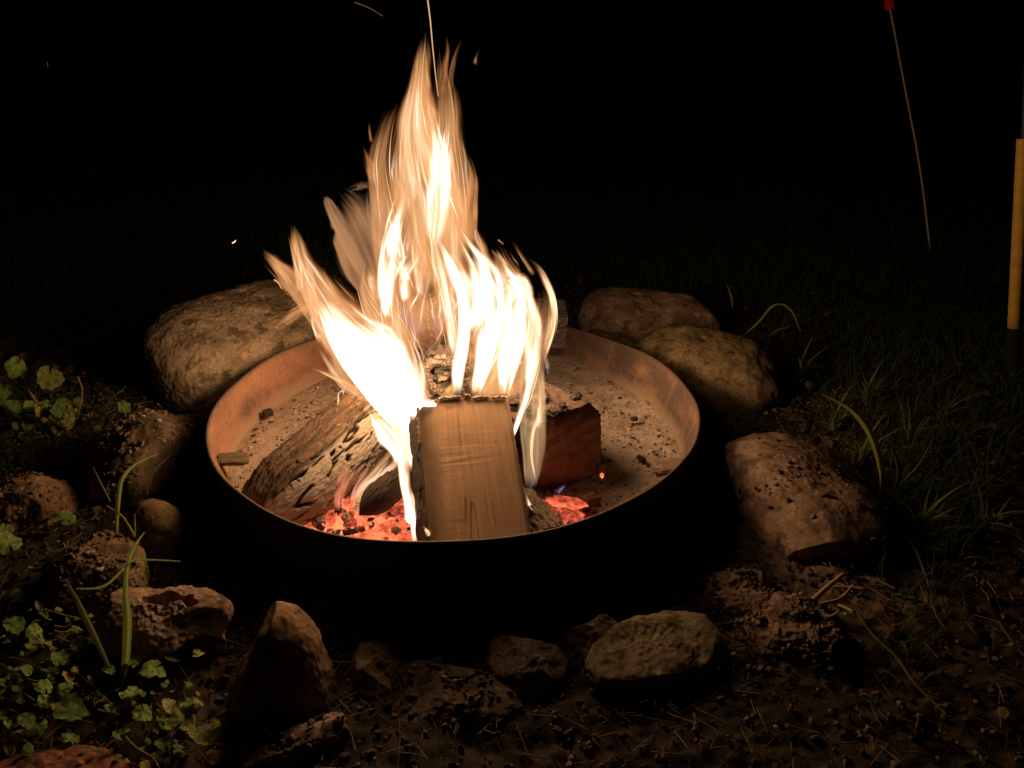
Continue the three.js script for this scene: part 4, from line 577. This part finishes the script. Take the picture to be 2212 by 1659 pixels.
{ // ground ivy at the bottom left
  const t = thing('ground_ivy', 'creeping ground ivy with round scalloped leaves in the bottom left', 'plant'), rr = rng(101);
  const at = (x, y, h) => G(...z5(x, y), h);
  const st = (pts, r, c, h = 0.02) => obj('stem', tube(pts.map(([x, y]) => at(x, y, h + 0.006 * rr())), r, r * 0.7, c, 6), matBlade, t);
  st([[70, 1095], [260, 1230], [450, 1310], [650, 1360]], 0.0016, [0.17, 0.2, 0.06]);
  st([[5, 975], [110, 1040], [240, 1085], [330, 1075]], 0.0018, [0.2, 0.2, 0.07]);
  st([[450, 1000], [530, 1070], [610, 1130]], 0.0014, [0.2, 0.14, 0.07]);
  st([[610, 1130], [590, 1180], [585, 1240]], 0.0011, [0.16, 0.12, 0.06]);
  st([[770, 1420], [850, 1500], [950, 1560], [990, 1620]], 0.002, [0.25, 0.2, 0.08], 0.03);
  for (const q of [[[150, 820], [180, 750], [215, 705], [255, 702]], [[255, 655], [290, 690], [320, 700]], [[280, 632], [400, 668], [500, 692]], [[340, 735], [400, 742], [450, 718]], [[340, 765], [400, 775], [445, 755]], [[330, 825], [385, 815], [430, 775]], [[350, 800], [420, 830], [480, 850]]]) st(q, 0.0012, [0.4, 0.3, 0.1], 0.03);
  const L = [[985, 990, 72, GREEN], [1050, 920, 50, DIM], [850, 1130, 44, GREEN], [1080, 1220, 54, PALE], [890, 1250, 58, GREEN], [1130, 1340, 84, GOLD], [1230, 1400, 78, GOLD], [1180, 1210, 56, DIM], [470, 1290, 88, DIM], [285, 1130, 48, GREEN], [270, 1180, 46, GREEN], [370, 960, 50, DIM], [1195, 830, 40, PALE], [1355, 1340, 32, OCHRE], [235, 790, 50, GREEN], [60, 235, 76, GREEN], [35, 120, 40, GOLD], [400, 70, 50, DIM], [820, 975, 42, DIM], [485, 860, 36, DIM], [55, 720, 60, DIM], [150, 1000, 36, GREEN], [300, 990, 40, DIM], [1220, 910, 34, PALE], [920, 1590, 36, OCHRE], [1130, 1520, 44, DIM], [90, 560, 44, DIM], [400, 1130, 40, DIM], [700, 1230, 40, DIM], [180, 1300, 54, DIM], [660, 1010, 36, DIM], [1030, 1480, 50, DIM], [240, 1350, 44, DIM]];
  L.forEach(([x, y, s, c], i) => { const p = at(x, y, 0.025 + 0.02 * rr()); leafAt(t, p, s * 0.347 * perPx(p) * 1.15, { k: i % 5, c, face: 0.35 + 0.4 * rr(), yaw: rr() * 6.28, roll: (rr() - 0.5) * 0.9 }); });
  for (let i = 0; i < 190; i++) { const x = 1250 * Math.pow(rr(), 1.1), y = 560 + 1050 * rr(); if (x > 560 && y < 1080) continue; const p = at(x, y, 0.012 + 0.03 * rr()); leafAt(t, p, (14 + 36 * rr() * rr()) * 0.347 * perPx(p) * 1.15, { k: Math.floor(rr() * 5), c: [DIM, DIM, GREEN, GOLD, DIM, OCHRE][Math.floor(rr() * 6)], face: 0.1 + 0.5 * rr(), yaw: rr() * 6.28, roll: (rr() - 0.5) * 2.2 }); }
  for (let i = 0; i < 16; i++) { const x = 700 * rr(), y = 700 + 800 * rr(); st([[x, y], [x + 60 * rr(), y + 60 * (rr() - 0.5)], [x + 90 + 80 * rr(), y + 90 * (rr() - 0.3)]], 0.0011, [0.3, 0.24, 0.09], 0.02); }
  recentre(t, at(620, 1300, 0));
}
function grassTuft(label, f, blades, z, c, base) { const t = thing('grass_tuft', label, 'grass', 'grass tufts round the stone ring'); for (const [pts, lean, cc] of blades) obj('blade', bladeGeo(b(f, pts), z, lean, cc ?? c), matBlade, t); recentre(t, base); }
const BL = [0.36, 0.44, 0.12], BY = [0.62, 0.66, 0.15];
grassTuft('two broad grass blades spreading from one root at lower left, before the pitted stone', z5, [[[[742, 1130, 2.5], [640, 890, 5], [560, 720, 7], [480, 560, 5], [408, 445, 1]], 0.02, [0.22, 0.24, 0.08]], [[[750, 1145, 3], [788, 950, 8], [800, 700, 9], [788, 500, 6], [800, 340, 4], [850, 220, 3], [902, 150, 1]], 0.01, BL], [[[1125, 332, 1], [960, 322, 2], [830, 325, 2.5], [760, 390, 2.5], [640, 488, 3], [470, 505, 1]], 0.0, BL]], 0.59, BL, G(265, 1490, 0));
grassTuft('slender grass blades arching before the left wall of the bowl', z4, [[[[955, 1660, 3], [970, 1400, 5], [1000, 1220, 4.5], [1085, 1110, 3], [1290, 1008, 0.8]], 0.0, BL], [[[905, 1400, 2.5], [860, 1320, 2.5], [762, 1118, 0.8]], 0.0, BL], [[[870, 1432, 1], [980, 1500, 2.5], [1085, 1650, 2.5], [1100, 1690, 2]], 0.0, BY], [[[1200, 1345, 1], [1232, 1195, 1.5], [1395, 1015, 0.6]], 0.0, [0.14, 0.12, 0.05]], [[[1103, 1680, 1.5], [1105, 1580, 1.6], [1100, 1500, 0.6]], 0, BL]], 0.43, BL, V(-0.45, 0, 0.43));
grassTuft('bright grass tuft with one long arching blade at right of the ring', z8, [[[[1525, 1160, 3], [1532, 1050, 6], [1490, 880, 9], [1435, 785, 7.5], [1365, 722, 4.5], [1255, 668, 1.2]], 0.0, BY], [[[1555, 1165, 3], [1640, 1080, 5.2], [1720, 990, 4.5], [1785, 868, 1.2]], -0.02, BY], [[[1600, 1120, 6], [1612, 1020, 9], [1580, 915, 1.5]], 0.0, DIM], [[[1600, 1190, 3], [1650, 1160, 3.8], [1700, 1150, 1.5]], 0.02, DIM], [[[1545, 1300, 3], [1590, 1255, 3.8], [1640, 1330, 1.5]], 0.05, DIM]], 0.178, BY, G(1905, 1090, 0));
grassTuft('arching grass blades behind the long mossy boulder at right', z8, [[[[880, 385, 1.5], [950, 320, 3], [1010, 250, 3], [1050, 238, 2], [1095, 262, 4], [1152, 372, 1]], 0.0, BL], [[[1000, 390, 1.5], [1040, 360, 2], [1100, 345, 0.8]], 0.0, DIM]], -0.42, BL, G(1640, 745, 0));
grassTuft('single short grass blade standing behind the rearmost stone', z8, [[[[826, 255, 2.2], [818, 205, 4], [800, 145, 0.8]], 0.0, BL]], -0.7, BL, G(1582, 668, 0));
{ // small tufts in the lawn at the right
  const r = rng(717), t0 = thing('lawn_tuft', 'small loose tuft of grass in the dark lawn right of the stone ring', 'grass', 'small grass tufts in the lawn');
  for (let i = 0; i < 15; i++) { const a = r() * 6.283, L = 0.05 + 0.09 * r(), lean = 0.25 + 0.75 * r(), w = 0.0016 + 0.0022 * r(), bx = 0.02 * (r() - 0.5), bz = 0.02 * (r() - 0.5), cc = r() < 0.25 ? BY : BL, k = 0.3 + 0.45 * r();
    obj('blade', grid(2, 9, (u, v) => { const q = (u - 0.5) * 2 * w * (1 - v * v * 0.95), d = L * lean * v * v, h = L * v * (1 - 0.35 * lean * v), l = (0.8 + 0.3 * Math.abs(u - 0.5)) * k; return { p: [bx + Math.cos(a) * d - Math.sin(a) * q, h + 0.3 * Math.abs(q), bz + Math.sin(a) * d + Math.cos(a) * q], c: cc.map((x) => x * l) }; }), matBlade, t0); }
  [[1720, 830, 'low grass tuft among the round-leaved weed by the long mossy boulder'], [1690, 720, 'grass tuft behind the round-leaved weed, beside the long mossy boulder'], [1800, 930, 'grass tuft between the long mossy boulder and the bright arching blade'],
    [1870, 870, 'grass tuft directly behind the bright arching blade'], [1960, 960, 'grass tuft to the right of the bright arching blade'], [2040, 900, 'grass tuft in the lawn in front of the black grip of the roasting stick'],
    [2120, 1150, 'grass tuft nearest the right picture edge, level with the front of the slab'], [1985, 1150, 'grass tuft beside the creeping vine, right of the flat slab'], [1850, 1010, 'grass tuft touching the right side of the large flat slab']].forEach(([x, y, label], i) => { const c = i ? t0.clone() : t0, p = G(x, y, 0); if (i) { c.name = numbered('lawn_tuft'); scene.add(c); } c.userData.label = label; c.position.set(p.x, groundHeight(p.x, p.z) - 0.004, p.z); c.rotation.y = r() * 6.283; c.scale.setScalar(0.55 + 0.5 * r()); });
}
{ // clover-like weed by the right boulder
  const t = thing('leafy_weed', 'small leafy weed with round leaves at the foot of the long mossy boulder', 'plant'), rr = rng(55), base = G(1715, 900, 0);
  for (let k = 0; k < 26; k++) { const [x, y] = z8(1050 + 180 * rr(), 590 + 150 * rr()), p = P(x, y, -0.26); leafAt(t, p, (8 + 7 * rr()) * perPx(p), { k: k % 5, c: k % 3 ? DIM : GREEN, pitch: 0.6 + 0.5 * rr(), yaw: rr() * 6, roll: rr() - 0.5 }); }
  for (let k = 0; k < 6; k++) obj('stem', tube([base.clone().add(V(0.02 * rr(), 0, 0)), P(...z8(1070 + 26 * k, 680), -0.26), P(...z8(1060 + 30 * k, 620), -0.26)], 0.0015, 0.001, [0.12, 0.14, 0.05], 5), matBlade, t);
  recentre(t, base);
}
{ // creeping stems at the right
  const t = thing('creeping_vine', 'sparse creeping vine stem with small leaves at lower right in the shade', 'plant'), rr = rng(63), h = 0.03;
  const at = (x, y) => G(...z7(x, y), h);
  const st = (pts, r, c) => obj('stem', tube(pts.map(([x, y]) => at(x, y)), r, r * 0.7, c, 6), matBlade, t);
  st([[1345, 85], [1380, 62], [1430, 95], [1550, 250], [1600, 370], [1640, 480]], 0.0022, [0.14, 0.15, 0.06]);
  st([[1650, 575], [1690, 670], [1745, 745]], 0.0015, [0.14, 0.14, 0.07]);
  st([[1200, 640], [1310, 790], [1430, 900], [1560, 1080], [1740, 1255]], 0.0022, [0.15, 0.15, 0.05]);
  st([[1860, 1250], [1990, 1310], [2080, 1370]], 0.0016, [0.15, 0.13, 0.06]); st([[2060, 690], [2140, 810], [2215, 900]], 0.002, [0.12, 0.12, 0.05]);
  for (const [x, y, s, c] of [[1375, 170, 44, GREEN], [1470, 840, 40, GOLD], [1330, 830, 36, DIM], [1140, 640, 34, GREEN], [1485, 1160, 36, DIM], [1275, 1260, 40, OCHRE], [1920, 1520, 46, GOLD], [860, 512, 16, OCHRE], [902, 488, 14, OCHRE], [728, 580, 18, GOLD], [2040, 50, 40, DIM], [2170, 170, 50, DIM], [1590, 50, 36, GREEN], [1720, 1330, 30, GOLD], [700, 1330, 16, OCHRE], [550, 1470, 18, OCHRE], [2120, 840, 40, DIM], [1100, 600, 24, DIM]]) { const p = at(x, y); leafAt(t, p, s * 0.3551 * perPx(p), { k: Math.floor(rr() * 5), c, pitch: 0.3 + 0.5 * rr(), yaw: rr() * 6, roll: (rr() - 0.5) }); }
  recentre(t, G(1900, 1300, 0));
}
{ // dry leaf and twigs at lower right
  const t = thing('dry_leaf', 'curled orange brown dry leaf on the ground at lower right', 'leaf'), p = G(...z7(1370, 595), 0.02); leafAt(t, p, 22 * perPx(p), { kind: 'vine', k: 2, c: [0.36, 0.2, 0.07], pitch: 0.6, yaw: 2, roll: 0.4 }); recentre(t, p.clone().setY(0));
  const tw = (pts, r, c, label, h = 0.045) => tag(obj('twig', tube(pts.map(([x, y], i) => G(...z7(x, y), h + 0.005 * i)), r, r * 0.8, c, 8), matWood), label, 'twig');
  tw([[925, 565], [1020, 480], [1112, 405]], 0.0042, [0.42, 0.26, 0.11], 'thick broken twig with a pale cut end at lower right', 0.035);
  tw([[965, 585], [1090, 553], [1140, 510], [1165, 478], [1180, 470]], 0.0021, [0.4, 0.27, 0.15], 'forked pale twig crossing in front of the thick broken twig');
  tw([[1060, 478], [1150, 482], [1235, 492]], 0.0018, [0.34, 0.22, 0.12], 'thin level twig right of the thick broken twig');
  tw([[1078, 590], [1130, 608], [1172, 632]], 0.002, [0.4, 0.27, 0.14], 'short pale twig below the forked twig');
  tw([[1005, 662], [1050, 655], [1090, 628]], 0.0018, [0.32, 0.22, 0.12], 'lowest short twig on the crumbly stone');
}

// ---------------------------------------------------------------- roasting sticks in the grass
{
  const t = thing('roasting_stick', 'roasting stick with a yellow wooden handle and black grip standing at the right edge', 'stick');
  const a = P(2186, 804, -0.385), c1 = P(2190, 707, -0.395), c2 = P(2211, 298, -0.435), d = P(2232, -160, -0.48);
  obj('grip', tube([a, a.clone().lerp(c1, 0.3), c1], 0.0195, 0.0135, [0.02, 0.018, 0.016], 24), M({ roughness: 0.6 }), t);
  obj('end_ring', tube([a.clone().add(V(0, -0.003, 0)), a.clone().add(V(0, 0.002, 0))], 0.02, 0.02, [0.5, 0.36, 0.2], 24, 2), matWood, t);
  obj('handle', tube([c1, c1.clone().lerp(c2, 0.5), c2], 0.0134, 0.0134, (v) => { const n = 0.9 + 0.35 * fbm(v * 24, 1, 1, 3) - 0.35 * sstep(0.08, 0.0, v); return [0.85 * n, 0.5 * n, 0.09 * n]; }, 24, 40), M({ roughness: 0.5 }), t);
  obj('shaft', tube([c2, d], 0.006, 0.006, [0.05, 0.045, 0.04], 10), M({ roughness: 0.5, metalness: 0.6 }), t);
  recentre(t, a.clone().setY(0));
  const s = thing('roasting_stick', 'thin metal rod with a red top leaning in the dark grass at upper right', 'stick'), p0 = G(2010, 545, 0), p1 = P(1923, 20, -1.7), p2 = P(1916, -40, -1.71);
  obj('rod', tube([p0, p0.clone().lerp(p1, 0.35).add(V(0.012, 0, 0)), p0.clone().lerp(p1, 0.7).add(V(0.006, 0, 0)), p1], 0.0038, 0.0034, [0.8, 0.62, 0.45], 10), M({ roughness: 0.5 }), s);
  obj('red_handle', tube([p1, p2], 0.017, 0.017, [0.9, 0.03, 0.03], 16), M({ roughness: 0.5 }), s);
  recentre(s, p0);
}

// ---------------------------------------------------------------- grass, litter and crumbs of soil that nobody could count
{
  const r = rng(404), blade = grid(2, 5, (u, v) => { const w = 0.5 * (1 - v * v) + 0.02, q = u - 0.5; return { p: [q * w * 0.09, v - 0.18 * v * v, 0.35 * v * v + 0.05 * Math.abs(q) * w], c: [1, 1, 1] }; });
  const n = 40000, im = new THREE.InstancedMesh(blade, matBlade, n), m = new THREE.Matrix4(), q = new THREE.Quaternion(), e = new THREE.Euler(), c = new THREE.Color(); let k = 0;
  while (k < n) {
    const z = -5.5 + 6.4 * Math.pow(r(), 0.55), half = (1.4 - z) * 0.78, x = (r() * 2 - 1) * half; if (Math.hypot(x, z) < 0.72 + 0.15 * r()) continue; if (z > 0.35 && Math.abs(x) < 0.62) continue;
    const dens = fbm(x * 2.2, 3, z * 2.2, 3) + (x > 0.6 || z < -0.7 ? 0.25 : -0.05); if (dens < 0.12 + (r() - 0.5) * 0.6) continue;
    const s = (0.03 + 0.05 * r()) * (z < -1 ? 1.2 : 0.8) * (x > 0.75 && z > -0.7 ? 1.25 : 1); e.set((r() - 0.5) * 1.1, r() * 6.28, (r() - 0.5) * 1.1); q.setFromEuler(e); m.compose(V(x, groundHeight(x, z) - 0.003, z), q, V(s * 0.8, s, s)); im.setMatrixAt(k, m);
    const l = 0.4 + 0.8 * r(), dry = r() < 0.15; im.setColorAt(k, dry ? c.setRGB(0.12 * l, 0.11 * l, 0.045 * l) : c.setRGB(0.06 * l, 0.125 * l, 0.032 * l)); k++;
  }
  im.name = 'grass'; scene.add(tag(im, 'short dark grass beyond the stones, fading into the night', 'grass', null, 'stuff'));
  const clod = ball(1).clone(), cp = clod.attributes.position; for (let i = 0; i < cp.count; i++) { const v = 0.55 + 0.9 * r(); cp.setXYZ(i, cp.getX(i) * v, cp.getY(i) * v * 0.75, cp.getZ(i) * v); } clod.computeVertexNormals(); paintFlat(clod, [1, 1, 1]);
  const nc = 26000, ic = new THREE.InstancedMesh(clod, matSoil, nc + 6000);
  for (k = 0; k < nc;) { const a = r() * 6.283, rr = 0.47 + 0.6 * Math.pow(r(), 1.3), x = Math.cos(a) * rr, z = Math.sin(a) * rr; if (z > 0.95) continue; const s = 0.0009 + 0.0035 * Math.pow(r(), 4); e.set(r() * 6, r() * 6, r() * 6); q.setFromEuler(e); m.compose(V(x, groundHeight(x, z) + s * 0.3 + 0.003 * r(), z), q, V(s, s * (0.4 + r()), s * (0.6 + r()))); ic.setMatrixAt(k, m); const l = 0.05 + 0.3 * r() * r(); ic.setColorAt(k, c.setRGB(l, l * 0.68, l * 0.45)); k++; }
  for (const [mesh, cnt] of dirty) { mesh.updateMatrix(); const p = mesh.geometry.attributes.position, nn = mesh.geometry.attributes.normal, v = V(), nv = V(); for (let i = 0, tries = 0; i < cnt && tries < cnt * 20; tries++) { const j = Math.floor(r() * p.count); nv.fromBufferAttribute(nn, j).applyQuaternion(mesh.quaternion); if (nv.y < 0.25 || fbm(p.getX(j) * 25, p.getY(j) * 25, p.getZ(j) * 25, 2) < -0.02) continue; v.fromBufferAttribute(p, j).applyMatrix4(mesh.matrix).addScaledVector(nv, 0.001); const s = 0.0009 + 0.0035 * Math.pow(r(), 4); e.set(r() * 6, r() * 6, r() * 6); q.setFromEuler(e); m.compose(v, q, V(s, s, s * (0.6 + 1.5 * r()))); ic.setMatrixAt(k, m); const l = 0.1 + 0.3 * r() * r(); ic.setColorAt(k, c.setRGB(l, l * 0.68, l * 0.45)); k++; i++; } }
  ic.count = k; ic.name = 'soil_crumbs'; scene.add(tag(ic, 'loose crumbs of soil and grit strewn between the ring stones', 'soil', null, 'stuff'));
  const nl = 2600, lf = new THREE.InstancedMesh(leafGeo('ivy', 1), leafMat([1, 1, 1]), nl);
  for (k = 0; k < nl;) { const a = r() * 6.283, rr = 0.62 + 0.8 * r(), x = Math.cos(a) * rr, z = Math.sin(a) * rr; if (z > 0.9 || (Math.abs(x) < 0.35 && z > 0)) continue; const s = 0.003 + 0.009 * r() * r(); e.set((r() - 0.5) * 2.2, r() * 6.28, (r() - 0.5) * 1.4); q.setFromEuler(e); m.compose(V(x, groundHeight(x, z) + 0.006 + 0.012 * r(), z), q, V(s, s, s)); lf.setMatrixAt(k, m); const l = 0.5 + 0.8 * r(), d = r(); lf.setColorAt(k, d < 0.4 ? c.setRGB(0.2 * l, 0.13 * l, 0.06 * l) : d < 0.55 ? c.setRGB(0.26 * l, 0.22 * l, 0.05 * l) : c.setRGB(0.07 * l, 0.1 * l, 0.025 * l)); k++; }
  lf.name = 'ground_cover'; scene.add(tag(lf, 'small weed leaves and leaf litter scattered round the stones', 'ground cover', null, 'stuff'));
  const nt = 3800, straw = new THREE.CylinderGeometry(0.5, 0.5, 1, 5); paintFlat(straw, [1, 1, 1]);
  const is = new THREE.InstancedMesh(straw, matWood, nt);
  for (k = 0; k < nt;) { const a = r() * 6.283, rr = 0.47 + 0.55 * r(), x = Math.cos(a) * rr, z = Math.sin(a) * rr; if (z > 0.95) continue; const s = 0.0006 + 0.0012 * r(), l2 = 0.01 + 0.035 * r(); e.set(Math.PI / 2 + (r() - 0.5) * 0.5, r() * 6.28, 0, 'YXZ'); q.setFromEuler(e); m.compose(V(x, groundHeight(x, z) + 0.006, z), q, V(s, l2, s)); is.setMatrixAt(k, m); const l = 0.1 + 0.22 * r(); is.setColorAt(k, c.setRGB(l, l * 0.7, l * 0.4)); k++; }
  is.name = 'straw_litter'; scene.add(tag(is, 'dry grass stalks and bits of twig littering the ground round the ring', 'litter', null, 'stuff'));
}
renderer.render(scene, camera);
